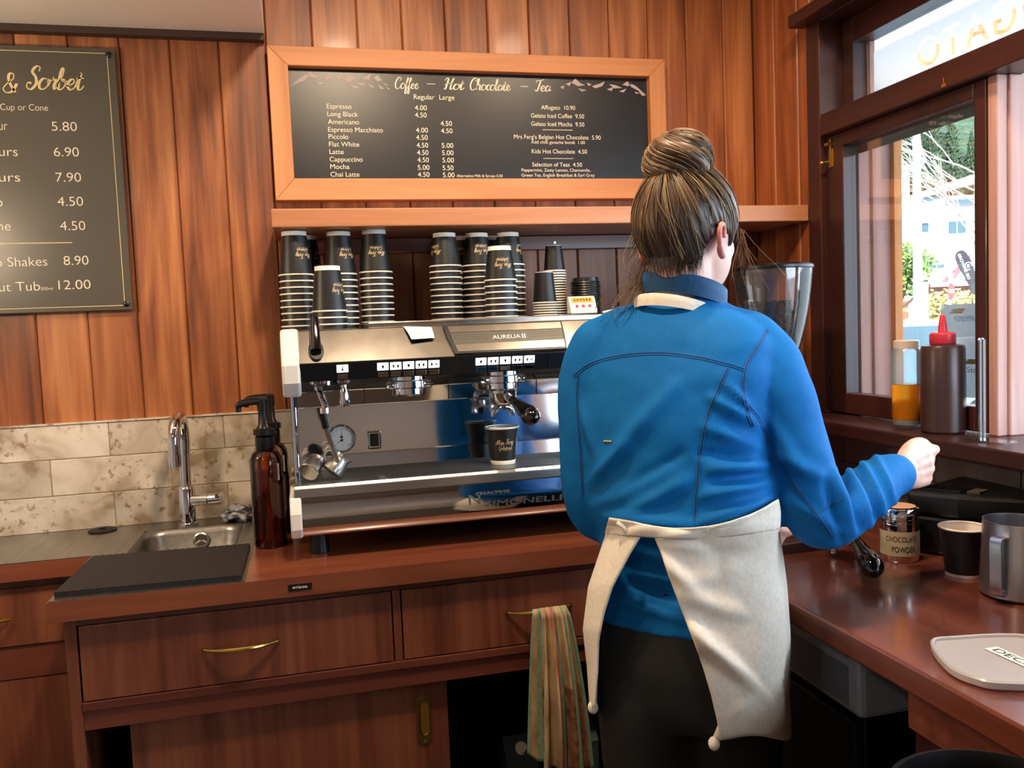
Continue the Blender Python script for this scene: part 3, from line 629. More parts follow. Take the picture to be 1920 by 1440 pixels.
bx((-1.75, 2.20, 0.0), (-0.494, 2.49, 0.857)).build('carcass', 'wood_cabinet', lc)
d = bx((-1.2, 2.185, 0.70), (-0.497, 2.199, 0.836)).build('drawer', 'wood_cabinet', lc, bevel=0.001)
hp = at(20, 1160, 'y', 2.185)
MB().tube([(hp.x - 0.15 + 0.15 * i / 10, 2.178 - 0.024 * (1 - (-1 + 0.2 * i) ** 2), hp.z) for i in range(11)], 0.004, 8).build('handle', 'brass', d, smooth=True)
bx((-1.2, 2.19, 0.62), (-0.497, 2.199, 0.697)).build('rail', 'wood_cabinet_rail', lc)
bx((-1.2, 2.192, 0.05), (-0.497, 2.1995, 0.617)).build('door', 'wood_cabinet', lc)
# cabinet and small fridge under the window counter
rc = thing('end_cabinet', 'dark timber cabinet under the near end of the window worktop', 'cabinet', (1.1, 0.3, 0))
bx((0.83, -1.2, 0.0), (1.42, 1.03, 0.857)).build('carcass', 'wood_dark_upright', rc)
bx((0.818, -1.2, 0.80), (0.8295, 1.03, 0.857)).build('top_rail', 'wood_cabinet_rail', rc)
# ================================================================== sink corner
sk = thing('sink', 'stainless steel sink with drainboard set into the left worktop', 'sink', (-0.3, 2.2, 0.9))
mb = MB(); zs = 0.8995; th = 0.0016
B0, B1, B2, B3 = -0.432, -0.180, 2.03, 2.388         # bowl opening
for a, b in (((-0.511, 1.808), (-0.142, B2)), ((-0.511, B2), (B0, B3)), ((B1, B2), (-0.142, B3)), ((-0.511, B3), (-0.142, 2.485)), ((-1.75, 2.168), (-0.511, 2.485))):
    mb.box((a[0], a[1], zs), (b[0], b[1], zs + th))
mb.build('drainboard', 'steel_sink', sk)
mb = MB()
def rr_ring(x0, x1, y0, y1, r, z, n=6):
    P = []
    for cx, cy, a0 in ((x1 - r, y1 - r, 0), (x0 + r, y1 - r, PI / 2), (x0 + r, y0 + r, PI), (x1 - r, y0 + r, 1.5 * PI)):
        for k in range(n + 1): P.append((cx + r * math.cos(a0 + PI / 2 * k / n), cy + r * math.sin(a0 + PI / 2 * k / n), z))
    return P
rs = [rr_ring(B0 - 0.006, B1 + 0.006, B2 - 0.006, B3 + 0.006, 0.05, zs + th + 0.0003), rr_ring(B0, B1, B2, B3, 0.05, zs + th - 0.001), rr_ring(B0 + 0.006, B1 - 0.006, B2 + 0.006, B3 - 0.006, 0.05, 0.885), rr_ring(B0 + 0.016, B1 - 0.016, B2 + 0.016, B3 - 0.016, 0.05, 0.79), rr_ring(B0 + 0.04, B1 - 0.04, B2 + 0.04, B3 - 0.04, 0.05, 0.765), rr_ring(B0 + 0.1, B1 - 0.1, B2 + 0.12, B3 - 0.12, 0.02, 0.762)]
n = len(rs[0]); mb.rings(rs, cap=False); mb.f.append(tuple(range(5 * n, 6 * n))); mb.m.append(0)
mb.build('bowl', 'steel_sink', sk, smooth=True, angle=60)
# overflow strainer on the back wall of the bowl
mb = MB(); oc = Vector((-0.290, 2.372, 0.868))
mb.lathe([(0.020, 0), (0.0205, 0.004), (0.017, 0.006), (0.0155, 0.004), (0.0155, 0.002)], oc, 24, (0, -1, 0.1))
for k in range(3):
    a = PI / 2 + k * 2 * PI / 3; mb.tube([oc + Vector((0, -0.004, 0)), oc + Vector((0.017 * math.cos(a), -0.004, 0.017 * math.sin(a)))], 0.0028, 8)
mb.build('overflow_strainer', 'steel', sk, smooth=True)
MB().lathe([(0.0154, 0), (0.0154, 0.0015)], oc, 20, (0, -1, 0.1)).build('overflow_hole', 'black_matt', sk)
# tap
tp = thing('mixer_tap', 'chrome gooseneck mixer tap standing behind the sink bowl', 'tap', (-0.326, 2.425, 0.9012))
bz0 = 0.9012; c = Vector((-0.326, 2.425, 0))
MB().lathe([(0.026, bz0), (0.026, bz0 + 0.006), (0.0205, bz0 + 0.008), (0.0205, bz0 + 0.10), (0.0185, bz0 + 0.104), (0.016, bz0 + 0.106)], c, 28).build('body', 'chrome', tp, smooth=True)
P = cr([(c.x, 2.425, 1.005), (c.x + 0.002, 2.425, 1.10), (c.x + 0.004, 2.422, 1.15), (c.x + 0.003, 2.398, 1.192), (c.x, 2.365, 1.200), (c.x - 0.004, 2.328, 1.185), (c.x - 0.006, 2.310, 1.15), (c.x - 0.006, 2.308, 1.085)], 8)
MB().tube(P, 0.0145, 16).build('spout', 'chrome', tp, smooth=True)
MB().lathe([(0.0155, 0), (0.0155, 0.03), (0.012, 0.031)], (c.x - 0.006, 2.308, 1.078), 18).build('aerator', 'chrome', tp, smooth=True)
MB().tube([(c.x + 0.015, 2.42, 0.968), (c.x + 0.058, 2.405, 0.970)], 0.0155, 16).build('side_valve', 'chrome', tp, smooth=True)
lv = MB().tube([(c.x + 0.060, 2.404, 0.970), (c.x + 0.092, 2.394, 0.972)], 0.0165, 16).tube([(c.x + 0.078, 2.392, 0.975), (c.x + 0.083, 2.366, 0.985)], 0.005, 10).build('lever', 'chrome', tp, smooth=True)
# plug, mat, dishcloth
pg = thing('sink_plug', 'dark rubber plug disc lying on the steel drainboard', 'plug', (-0.545, 2.446, 0.9012))
MB().lathe([(0.034, 0.9012), (0.036, 0.904), (0.032, 0.9065), (0.012, 0.9075)], (-0.545, 2.446, 0), 28).build('disc', 'black_matt', pg, smooth=True)
MB().lathe([(0.009, 0.9075), (0.009, 0.911), (0.006, 0.912)], (-0.545, 2.446, 0), 14).build('knob', 'black_plastic', pg, smooth=True)
mt = bpy.data.materials
mb = MB()
pa = [(-0.499, 2.125), (-0.148, 2.100), (-0.150, 1.820), (-0.507, 1.838)]
def bil(u, v):
    a, b, c_, d = [Vector((*p, 0)) for p in pa]; return (a * (1 - u) + b * u) * (1 - v) + (d * (1 - u) + c_ * u) * v
nu, nv = 48, 36
for j in range(nv + 1):
    for i in range(nu + 1):
        p = bil(i / nu, j / nv); mb.v.append((p.x, p.y, 0.9095 + (0.0014 if (i + j) % 2 else 0.0)))
for j in range(nv):
    for i in range(nu): a = j * (nu + 1) + i; mb.f.append((a, a + 1, a + nu + 2, a + nu + 1)); mb.m.append(0)
q = [bil(u, v) for u, v in ((0, 0), (1, 0), (1, 1), (0, 1))]
mb.prism([(p.x, p.y, 0.9015) for p in q], (0, 0, 0.0078))
o = mb.build('drying_mat', 'rubber_mat'); tag(o, 'black ribbed rubber mat over the front of the sink', 'mat')
def crumple(name, c, r, m_, label, cat, seed, flat=0.6, sx=1.0):
    mb = MB(); mb.sphere((0, 0, 0), 1.0, 40, 26)
    vs = []
    for v in mb.v:
        p = Vector(v); k = 0.62 + 0.55 * noise.noise(p * 1.6 + Vector((seed, 0, 0))) + 0.35 * abs(noise.noise(p * 3.7 + Vector((seed, 5, 0)))) + 0.16 * abs(noise.noise(p * 8 + Vector((seed, 9, 0))))
        q = Vector((p.x * k * r * sx, p.y * k * r, max(-0.42, p.z * k) * r * flat)); vs.append(q)
    z0 = min(q.z for q in vs); mb.v = [(c[0] + q.x, c[1] + q.y, c[2] + q.z - z0) for q in vs]
    o = mb.build(name, m_, None, smooth=True, angle=0); return tag(o, label, cat)
crumple('dishcloth', (-0.195, 2.43, 0.9012), 0.05, 'cloth_grey', 'crumpled grey and blue dishcloth beside the tap', 'cloth', 2.0, 0.75, 1.0)
crumple('cleaning_cloth', (0.69, 2.02, 0.9), 0.05, 'cloth_grey', 'crumpled blue-grey cloth on the worktop by the blue sleeve', 'cloth', 6.0, 0.4, 1.2)
# syrup dispensers
def dispenser(x, y, lab, dz=0.0):
    d = thing('pump_bottle', lab, 'bottle', (x, y, 0.9))
    c = (x, y, 0.9)
    MB().lathe([(0.0, 0.001), (0.036, 0.001), (0.0385, 0.006), (0.0385, 0.195), (0.037, 0.212), (0.030, 0.226), (0.019, 0.232), (0.019, 0.240)], c, 36).build('bottle_shell', 'syrup_shell', d, smooth=True)
    MB().lathe([(0.0, 0.004), (0.0345, 0.004), (0.037, 0.010), (0.037, 0.185), (0.0, 0.186)], c, 36).build('syrup', 'amber_syrup', d, smooth=True)
    MB().lathe([(0.0125, 0.13), (0.0125, 0.20), (0.009, 0.215)], c, 16).tube([(x + 0.002, y, 0.92), (x, y, 1.04)], 0.004, 8).build('pump_tube', 'honey', d, smooth=True)
    MB().lathe([(0.021, 0.232), (0.0225, 0.236), (0.0225, 0.262), (0.019, 0.266), (0.026, 0.268), (0.026, 0.280), (0.018, 0.283), (0.013, 0.292), (0.011, 0.335)], c, 28).build('collar', 'black_plastic', d, smooth=True)
    MB().lathe([(0.0135, 0.325), (0.0135, 0.352), (0.010, 0.356)], c, 20).tube(cr([(x, y, 1.247), (x - 0.03, y - 0.012, 1.248), (x - 0.052, y - 0.02, 1.243), (x - 0.054, y - 0.021, 1.226)], 5), [0.0085] * 12 + [0.006] * 4, 10).build('pump_head', 'black_plastic', d, smooth=True)
    bx((x + 0.026, y - 0.029, 1.06), (x + 0.030, y - 0.025, 1.1)).build('side_sticker', 'white_paper', d)
dispenser(-0.100, 2.105, 'amber syrup pump bottle beside the coffee machine, the nearer of the two')
dispenser(-0.090, 2.235, 'black-topped syrup pump bottle half hidden behind the nearer pump bottle')
# ================================================================== espresso machine
x0m, x1m = -0.030, 0.955
em = thing('espresso_machine', 'large chrome three group espresso machine with white cheeks on the worktop', 'coffee machine', (0.46, 2.15, 0.9))
def mp_(name, mb, m, par=None, **kw): return mb.build(name, m, par or em, **kw)
def exx(prof, xa, xb): return MB().prism([(xa, y, z) for y, z in prof], (xb - xa, 0, 0))
for x in (0.012, 0.90):
    for y in (2.0, 2.34): mp_('foot', MB().lathe([(0.024, 0.9), (0.021, 0.93), (0.019, 0.958)], (x, y, 0), 20), 'black_plastic', smooth=True)
pf = [(1.922, 0.956), (1.916, 0.962), (1.9125, 0.98), (1.9115, 1.0), (1.914, 1.02), (1.922, 1.042)]
mp_('base_panel', exx(pf + [(2.40, 1.042), (2.40, 0.956)], x0m + 0.008, x1m - 0.008), 'steel_mirror', smooth=True)
for xa, xb in ((-0.047, -0.022), (0.947, 0.972)):
    mp_('lower_cheek', exx([(1.912, 0.954), (1.900, 0.975), (1.898, 1.01), (1.912, 1.044), (2.38, 1.044), (2.38, 0.954)], xa, xb), 'white_plastic', bevel=0.004)
    mp_('upper_cheek', exx([(1.945, 1.414), (1.912, 1.375), (1.896, 1.335), (1.902, 1.296), (1.93, 1.264), (2.38, 1.264), (2.38, 1.386), (2.10, 1.386), (2.07, 1.414)], xa if xa < 0 else xa + 0.004, xb + 0.014 if xa < 0 else xb), 'white_plastic', bevel=0.006)
    mp_('side_post', bx((xa + 0.012, 2.03, 1.044), (xb - 0.001, 2.36, 1.264)), 'chrome', bevel=0.004)
tray = mp_('drip_tray', exx([(1.914, 1.0425), (1.914, 1.062), (1.920, 1.069), (1.940, 1.069), (1.940, 1.058), (2.135, 1.058), (2.135, 1.0425)], x0m - 0.006, x1m + 0.006), 'steel', bevel=0.0015)
mb = MB()
for k in range(16): y = 1.946 + k * 0.0118; mb.box((x0m + 0.006, y, 1.062), (x1m - 0.006, y + 0.0062, 1.068))
for k in range(7): x = x0m + 0.03 + k * 0.15; mb.box((x, 1.944, 1.0585), (x + 0.006, 2.13, 1.062))
mp_('drip_grate', mb, 'steel', tray)
for i, z in enumerate((1.049, 1.056)): mp_('tray_screw', MB().lathe([(0.0018, 0), (0.0015, 0.0008)], (0.488, 1.914, z), 8, (0, -1, 0)), 'brass', tray)
mp_('lower_splash', exx([(2.136, 1.060), (2.142, 1.100), (2.16, 1.100), (2.16, 1.06)], x0m + 0.008, x1m - 0.008), 'steel_mirror')
mp_('splash_panel', exx([(2.138, 1.1015), (2.138, 1.104), (2.144, 1.220), (2.16, 1.220), (2.16, 1.1015)], x0m + 0.008, x1m - 0.008), 'steel_mirror')
mp_('upper_splash', exx([(2.125, 1.222), (2.120, 1.262), (2.06, 1.300), (2.16, 1.300), (2.16, 1.222)], x0m + 0.008, x1m - 0.008), 'steel_mirror', bevel=0.002)
for x in (0.14, 0.35, 0.58, 0.82): mp_('splash_seam', bx((x, 2.1185, 1.224), (x + 0.0015, 2.13, 1.262)), 'dark_metal')
mp_('rear_body', bx((x0m + 0.004, 2.161, 1.0425), (x1m - 0.004, 2.40, 1.388)), 'steel')
mp_('upper_body', exx([(1.925, 1.300), (1.915, 1.336), (1.962, 1.400), (1.985, 1.400), (1.985, 1.388), (2.16, 1.388), (2.16, 1.300)], x0m + 0.018, x1m - 0.004), 'steel')
# fascia plane
FA, FB_ = Vector((0, 1.8985, 1.337)), Vector((0, 1.952, 1.409))
FD = (FB_ - FA).normalized(); FN = Vector((0, -FD.z, FD.y)); FL = (FB_ - FA).length
def fp(x, s, d=0.0): return Vector((x, 0, 0)) + FA + FD * (s * FL) + FN * d
mp_('fascia', exx([tuple(FA)[1:], tuple(FB_)[1:], (1.975, 1.411), (1.985, 1.405), (1.93, 1.337)], x0m + 0.018, x1m - 0.004), 'steel_worn', bevel=0.002)
def plate(poly, d0, d1):
    return MB().prism([fp(x, s, d0) for x, s in poly], FN * (d1 - d0))
npl = mp_('name_plate', plate([(0.332, 0.03), (0.318, 0.6), (0.314, 0.96), (0.600, 0.96), (0.600, 0.6), (0.596, 0.03)], 0.0, 0.006), 'black_plastic', bevel=0.002)
mp_('silver_band', plate([(0.340, 0.10), (0.335, 0.33), (0.594, 0.33), (0.592, 0.10)], 0.0061, 0.0072), 'steel_worn', npl)
mp_('silver_band', plate([(0.328, 0.70), (0.325, 0.90), (0.595, 0.90), (0.595, 0.70)], 0.0061, 0.0072), 'steel_worn', npl)
mp_('centre_band', plate([(0.334, 0.34), (0.329, 0.69), (0.594, 0.69), (0.593, 0.34)], 0.0061, 0.0068), 'board_grey', npl)
mb = MB(); text_mesh(mb, 'AURELIA', fp(0.425, 0.44, 0.0070), X, FD, 0.0105, width=0.066); text_mesh(mb, 'II', fp(0.495, 0.43, 0.0070), X, FD, 0.012, width=0.008, bold=0.01)
mp_('name_lettering', mb, 'white_plastic', npl)
mb = MB()
for k in range(22):
    for r in range(3):
        for xs in (0.336 + k * 0.0036, 0.512 + k * 0.0036): mb._a([fp(xs + dx, 0.46 + r * 0.07 + ds, 0.0071) for dx, ds in ((0, 0), (0.0016, 0), (0.0016, 0.02), (0, 0.02))], [(0, 1, 2, 3)])
mp_('dot_pattern', mb, 'dark_metal', npl)
# steam lever on the fascia
lvb = mp_('steam_lever', MB().prism([fp(0.028 + 0.0165 * math.cos(a), 0.36 + 0.30 * math.sin(a), 0.0) for a in [2 * PI * k / 20 for k in range(20)]], FN * 0.006), 'black_plastic', bevel=0.002)
mp_('lever_grip', MB().tube([fp(0.028, 0.30, 0.012), fp(0.028, 0.6, 0.02), fp(0.029, 1.15, 0.026)], [0.012, 0.0105, 0.009], 12), 'black_gloss', lvb, smooth=True)
# button panel
PB0, PB1 = Vector((0, 1.912, 1.297)), Vector((0, 1.899, 1.3365)); PD = (PB1 - PB0).normalized(); PN = Vector((0, -PD.z, PD.y)); PL = (PB1 - PB0).length
def bp_(x, s, d=0.0): return Vector((x, 0, 0)) + PB0 + PD * (s * PL) + PN * d
bpn = mp_('button_panel', exx([tuple(PB0)[1:], tuple(PB1)[1:], (1.925, 1.3365), (1.93, 1.297)], x0m + 0.018, x1m - 0.004), 'panel_black', bevel=0.001)
for x in (0.118, 0.335, 0.556, 0.79): mp_('panel_joint', MB().prism([bp_(x, 0.02, 0), bp_(x + 0.001, 0.02, 0), bp_(x + 0.001, 0.98, 0), bp_(x, 0.98, 0)], PN * 0.0006), 'black_matt', bpn)
def btn(x, kind):
    w = 0.0125
    def pl(s0, s1, d0, d1, ww=w): return MB().prism([bp_(x - ww, s0, d0), bp_(x + ww, s0, d0), bp_(x + ww, s1, d0), bp_(x - ww, s1, d0)], PN * (d1 - d0))
    b = mp_('button', pl(0.45, 0.88, 0, 0.0018), 'button_lit', bpn, bevel=0.0008)
    mb = MB()
    for cx, sz in {1: ((0, 0.0036),), 2: ((-0.005, 0.003), (0.005, 0.003)), 3: ((-0.005, 0.003),), 0: ((0, 0.003),)}[kind]:
        if kind == 0: poly = [(-sz, 0.56), (sz, 0.56), (0.4 * sz, 0.66), (0.3 * sz, 0.78), (-0.3 * sz, 0.78), (-0.4 * sz, 0.66)]
        else: poly = [(cx - sz * 0.5, 0.58), (cx + sz * 0.5, 0.58), (cx + sz * 0.8, 0.74), (cx - sz * 0.8, 0.74)]
        mb._a([bp_(x + (dx), s, 0.00195) for dx, s in poly], [tuple(range(len(poly)))])
        if kind: mb._a([bp_(x + dx, s, 0.00195) for dx, s in ((cx - sz, 0.53), (cx + sz, 0.53), (cx + sz, 0.555), (cx - sz, 0.555))], [(0, 1, 2, 3)])
    if kind == 3: mb._a([bp_(x + dx, s, 0.00195) for dx, s in ((0.002, 0.63), (0.009, 0.63), (0.009, 0.69), (0.002, 0.69))], [(0, 1, 2, 3)])
    mp_('icon', mb, 'black_matt', b)
    mp_('small_key', pl(0.08, 0.34, 0, 0.0016, 0.0115), 'chrome', bpn, bevel=0.0006)
btn(0.082, 0)
for xs in (0.170, 0.392, 0.613):
    for k in range(5): btn(xs + k * 0.0285, (1, 2, 1, 2, 3)[k])
# cup tray on top
mp_('cup_tray', bx((0.151, 2.03, 1.389), (0.950, 2.40, 1.4235)), 'steel_worn', bevel=0.003)
# groups
for x in (0.238, 0.466, 0.700):
    c = (x, 2.02, 0)
    g = mp_('group_head', MB().lathe([(0.044, 1.302), (0.044, 1.285), (0.047, 1.282), (0.047, 1.268), (0.041, 1.265), (0.041, 1.252), (0.036, 1.247), (0.030, 1.247), (0.028, 1.255)], c, 36), 'chrome', smooth=True)
    mp_('group_arm', bx((x - 0.03, 2.04, 1.262), (x + 0.03, 2.118, 1.300)), 'chrome', bevel=0.008)
    for sg in (-1, 1): mp_('bayonet_lug', MB().lathe([(0.012, 0), (0.010, 0.012), (0.006, 0.016)], (x + sg * 0.040, 2.005, 1.274), 12, (sg * 0.8, -0.6, 0)), 'chrome', g, smooth=True)
# steam wand, hot water, gauge, sight port
sw = mp_('steam_wand', MB().lathe([(0.020, 1.298), (0.018, 1.29), (0.010, 1.284), (0.009, 1.276)], (0.029, 1.945, 0), 18).tube(cr([(0.029, 1.945, 1.280), (0.033, 1.935, 1.262), (0.040, 1.930, 1.24), (0.036, 1.93, 1.222)], 6), 0.0062, 10), 'chrome', smooth=True)
mp_('wand_nut', MB().lathe([(0.009, -0.006), (0.009, 0.006)], (0.0385, 1.93, 1.231), 6), 'chrome', sw)
mp_('grip_sleeve', MB().tube([(0.035, 1.93, 1.226), (0.041, 1.935, 1.192)], 0.0088, 12), 'black_plastic', sw, smooth=True)
mp_('wand_tip', MB().tube([(0.040, 1.935, 1.195), (0.055, 1.955, 1.135), (0.066, 1.968, 1.095)], 0.0058, 10), 'steel', sw, smooth=True)
mp_('water_spout', MB().lathe([(0.016, 1.298), (0.014, 1.29), (0.008, 1.285), (0.008, 1.278), (0.0105, 1.272), (0.0115, 1.245), (0.010, 1.236), (0.008, 1.236)], (0.0845, 1.945, 0), 18), 'chrome', smooth=True)
gc = Vector((0.081, 2.138, 1.142))
ga = mp_('pressure_gauge', MB().lathe([(0.030, 0), (0.034, 0.004), (0.034, 0.012), (0.031, 0.015), (0.029, 0.012), (0.029, 0.010)], gc, 32, (0, -1, 0)), 'chrome', smooth=True)
mp_('dial', MB().lathe([(0.0288, 0.006), (0.0288, 0.0102)], gc, 32, (0, -1, 0)), 'white_paper', ga)
mb = MB(); yy = gc.y - 0.0106
for k in range(25):
    a = math.radians(-135 + 270 * k / 24); r0 = 0.021 if k % 3 == 0 else 0.0235
    d = Vector((math.sin(a), 0, math.cos(a))); e = Vector((d.z, 0, -d.x)) * 0.0005; p = Vector((gc.x, yy, gc.z))
    mb._a([p + d * r0 + e, p + d * r0 - e, p + d * 0.0265 - e, p + d * 0.0265 + e], [(0, 1, 2, 3)])
for a, r, w in ((math.radians(2), 0.019, 0.0008), (math.radians(-120), 0.017, 0.0012)):
    d = Vector((math.sin(a), 0, math.cos(a))); e = Vector((d.z, 0, -d.x)) * w; p = Vector((gc.x, yy - 0.0004, gc.z + (0.004 if w < 0.001 else -0.004)))
    mb._a([p + e - d * 0.004, p - e - d * 0.004, p + d * r], [(0, 1, 2)])
    mb.lathe([(0.003, 0), (0.003, 0.0006)], p, 12, (0, -1, 0))
mp_('needles', mb, 'black_matt', ga)
so = mp_('sight_port', bx((0.143, 2.128, 1.110), (0.177, 2.140, 1.155)), 'chrome', bevel=0.004)
mp_('port_window', bx((0.149, 2.1265, 1.117), (0.171, 2.1285, 1.149)), 'dark_metal', so, bevel=0.002)
# embossed badge on the base panel
mb = MB()
def bpx(zx, zy): return at(510 + zx / 3.2, 590 + zy / 3.2, 'y', 1.9095)
for s, a, b, y, h in (('SIMONELLI', 1275, 1745, 1148, 46),):
    p, q = bpx(a, y), bpx(b, y); text_mesh(mb, s, (p.x, 1.909, p.z - 0.002), X, Z, 0.0125, width=q.x - p.x, bold=0.012, shear=0.1)
p, q = bpx(1225, 1095), bpx(1430, 1095); text_mesh(mb, 'nuova', (p.x, 1.9085, 1.0165), X, Z, 0.010, width=q.x - p.x, bold=0.01, shear=0.15)
p = bpx(1185, 1160); mb._a([(p.x, 1.908, 0.995), (p.x + 0.004, 1.908, 0.995), (p.x + 0.004, 1.908, 1.012), (p.x + 0.022, 1.908, 0.995), (p.x + 0.026, 1.908, 0.995), (p.x + 0.026, 1.908, 1.016), (p.x + 0.022, 1.908, 1.016), (p.x + 0.022, 1.908, 1.001), (p.x + 0.004, 1.908, 1.018), (p.x, 1.908, 1.018)], [tuple(range(10))])
mp_('badge_lettering', mb, 'steel', None)
# ---- things on and around the machine
def portafilter(name, label, loc, rz, tilt, grp=None):
    rot = Matrix.Rotation(rz, 4, 'Z') @ Matrix.Rotation(tilt, 4, 'X')
    p = thing(name, label, 'portafilter', loc, rot=rot)
    def b(n, mb, m, par=None, **kw):
        return mb.build(n, m, par or p, local=True, smooth=True, **kw)
    b('basket_ring', MB().lathe([(0.0, -0.030), (0.027, -0.030), (0.032, -0.024), (0.034, 0.0), (0.036, 0.001), (0.036, 0.008), (0.032, 0.008), (0.030, -0.02), (0.0, -0.022)], n=32), 'chrome')
    sp = MB().tube([(0, 0, -0.028), (0, 0, -0.042)], 0.010, 14)
    for s in (-1, 1): sp.tube(cr([(0, 0, -0.038), (s * 0.014, 0, -0.040), (s * 0.023, 0, -0.049), (s * 0.024, 0, -0.060)], 5), [0.008] * 10 + [0.0065] * 6, 12)
    b('twin_spout', sp, 'chrome')
    b('neck', MB().tube([(0, -0.030, -0.008), (0, -0.075, -0.012)], [0.010, 0.0085], 14), 'chrome')
    b('handle', MB().tube(cr([(0, -0.068, -0.012), (0, -0.09, -0.015), (0, -0.13, -0.022), (0, -0.165, -0.029), (0, -0.185, -0.033), (0, -0.197, -0.036), (0, -0.200, -0.037)], 4), [0.011] * 4 + [0.0125, 0.0135, 0.0145, 0.0155] + [0.0175, 0.019, 0.0205, 0.0215] + [0.022, 0.022, 0.0215, 0.021] + [0.019, 0.017, 0.014, 0.012] + [0.010, 0.008, 0.006, 0.004] + [0.001], 18), 'black_gloss')
    return p
portafilter('portafilter', 'chrome portafilter with black handle locked in the middle group head', (0.466, 2.02, 1.243), math.radians(8), math.radians(5))
def jug(name, label, loc, rot, s, mat_='steel_jug'):
    j = thing(name, label, 'jug', loc, rot=rot)
    prof = [(0.0, 0), (0.92, 0), (1.0, 0.08), (1.0, 0.5), (0.93, 0.9), (0.82, 1.35), (0.80, 1.6), (0.86, 1.85), (0.835, 1.85), (0.775, 1.6), (0.79, 1.35), (0.90, 0.9), (0.96, 0.5), (0.95, 0.1), (0.0, 0.06)]
    rs = []
    for r, h in prof:
        ring = []
        for k in range(36):
            a = 2 * PI * k / 36; rr_ = r
            if h > 1.5: rr_ = r * (1 + 0.16 * max(0, (h - 1.5) / 0.35) * max(0, math.cos(a)) ** 8)
            ring.append((max(rr_, 1e-4) * s * math.cos(a), max(rr_, 1e-4) * s * math.sin(a), h * s))
        rs.append(ring)
    MB().rings(rs, cap=False).build('jug_body', mat_, j, local=True, smooth=True)
    P = cr([(-0.80 * s, 0, 1.55 * s), (-1.25 * s, 0, 1.58 * s), (-1.45 * s, 0, 1.3 * s), (-1.38 * s, 0, 0.8 * s), (-0.95 * s, 0, 0.45 * s)], 6)
    mb = MB(); rs = []
    for i, q in enumerate(P):
        a, b = Vector(P[max(i - 1, 0)]), Vector(P[min(i + 1, len(P) - 1)]); d = (b - a).normalized(); nn = Vector((d.z, 0, -d.x))
        q = Vector(q); w, t = 0.16 * s, 0.05 * s
        rs.append([q + nn * t + Vector((0, w, 0)), q + nn * t - Vector((0, w, 0)), q - nn * t - Vector((0, w, 0)), q - nn * t + Vector((0, w, 0))])
    mb.rings(rs).build('handle', mat_, j, local=True, bevel=0.001)
    return j
E3 = Matrix.Rotation
jug('small_jug', 'small steel milk jug lying tipped toward the camera at the left of the drip tray', (-0.004, 1.955, 1.092), Vector((0.45, 0.72, 0.45)).to_track_quat('Z', 'X').to_matrix().to_4x4() @ E3(math.radians(70), 4, 'Z'), 0.0235, 'steel')
jug('small_jug', 'small steel milk jug tilted on the drip tray under the steam wand', (0.048, 1.975, 1.085), Vector((0.62, 0.22, 0.72)).to_track_quat('Z', 'X').to_matrix().to_4x4() @ E3(math.radians(150), 4, 'Z'), 0.0245, 'steel')
# ---- paper cups
def cup_prof(R, r, h, inverted=True):
    return R, r, h
CUPS = {}
def cup_meshes(key, R, r, h, wall, collar=True):
    """mouth down at z = 0; returns body and rim meshes"""
    b = MB(); hb = h - (0.011 if collar else 0.0015)
    f = lambda z: R + (r - R) * z / h
    b.lathe([(f(0.002), 0.002), (f(hb * 0.5), hb * 0.5), (f(hb), hb)], n=30, cap=False)
    b.mi = 1
    b.lathe([(f(hb), hb), (f(h) + (0.0006 if collar else 0), hb + 0.001), (f(h) + (0.0004 if collar else 0), h), (f(h) - 0.003, h), (f(h) - 0.004, h - 0.006), (0.0, h - 0.006)], n=30, cap=False)
    b.lathe([(f(0.002) - wall, 0.002), (f(h - 0.007) - wall, h - 0.0065), (0, h - 0.0065)], n=30, cap=False)
    ob = b.build('paper_cup', ['cup_black', 'cup_white'], smooth=True, angle=45)
    rp = [(R + 0.0021 * math.cos(a), 0.0021 + 0.0021 * math.sin(a)) for a in [2 * PI * k / 8 for k in range(9)]]
    rim = MB().lathe(rp, n=30, cap=False).build('rim', 'cup_white', smooth=True)
    CUPS[key] = (ob.data, rim.data, R, r, h)
    bpy.data.objects.remove(ob); bpy.data.objects.remove(rim)
cup_meshes('large', 0.0425, 0.0305, 0.112, 0.0007)
cup_meshes('regular', 0.0418, 0.0295, 0.089, 0.0007)
cup_meshes('espresso', 0.0298, 0.0225, 0.072, 0.0003, False)
cup_meshes('small', 0.0315, 0.0245, 0.083, 0.0003, False)
def logo_mesh(key, inverted):
    _, _, R, r, h = CUPS[key]
    def wrap(P):
        z = P.z if inverted else h - P.z
        rad = R + (r - R) * z / h + 0.0005
        a = P.x / rad
        return Vector((rad * math.sin(a), -rad * math.cos(a), P.z))
    s = -1 if inverted else 1; zc = h * 0.50
    mb = MB()
    script_mesh(mb, 'Mrs', (-s * 0.024, 0, zc + s * 0.001), X * s, Z * s, 0.0062, width=0.021, thick=0.24, slant=0.3, lift=0, curve=wrap)
    script_mesh(mb, 'Ferg', (s * 0.001, 0, zc + s * 0.002), X * s, Z * s, 0.0062, width=0.021, thick=0.24, slant=0.3, lift=0, curve=wrap)
    script_mesh(mb, 'Gelateria', (-s * 0.016, 0, zc - s * 0.011), X * s, Z * s, 0.0045, width=0.034, thick=0.24, slant=0.3, lift=0, curve=wrap)
    mb._a([wrap(Vector((s * a, 0, zc + s * b))) for a, b in ((-0.004, -0.0135), (0.006, -0.0132), (0.016, -0.0128), (0.016, -0.0134), (0.006, -0.0140), (-0.004, -0.0142))], [tuple(range(6))])
    o = mb.build('logo', 'cup_gold'); me = o.data; bpy.data.objects.remove(o); return me
LOGO = {('large', True): logo_mesh('large', True), ('regular', True): logo_mesh('regular', True), ('regular', False): logo_mesh('regular', False)}
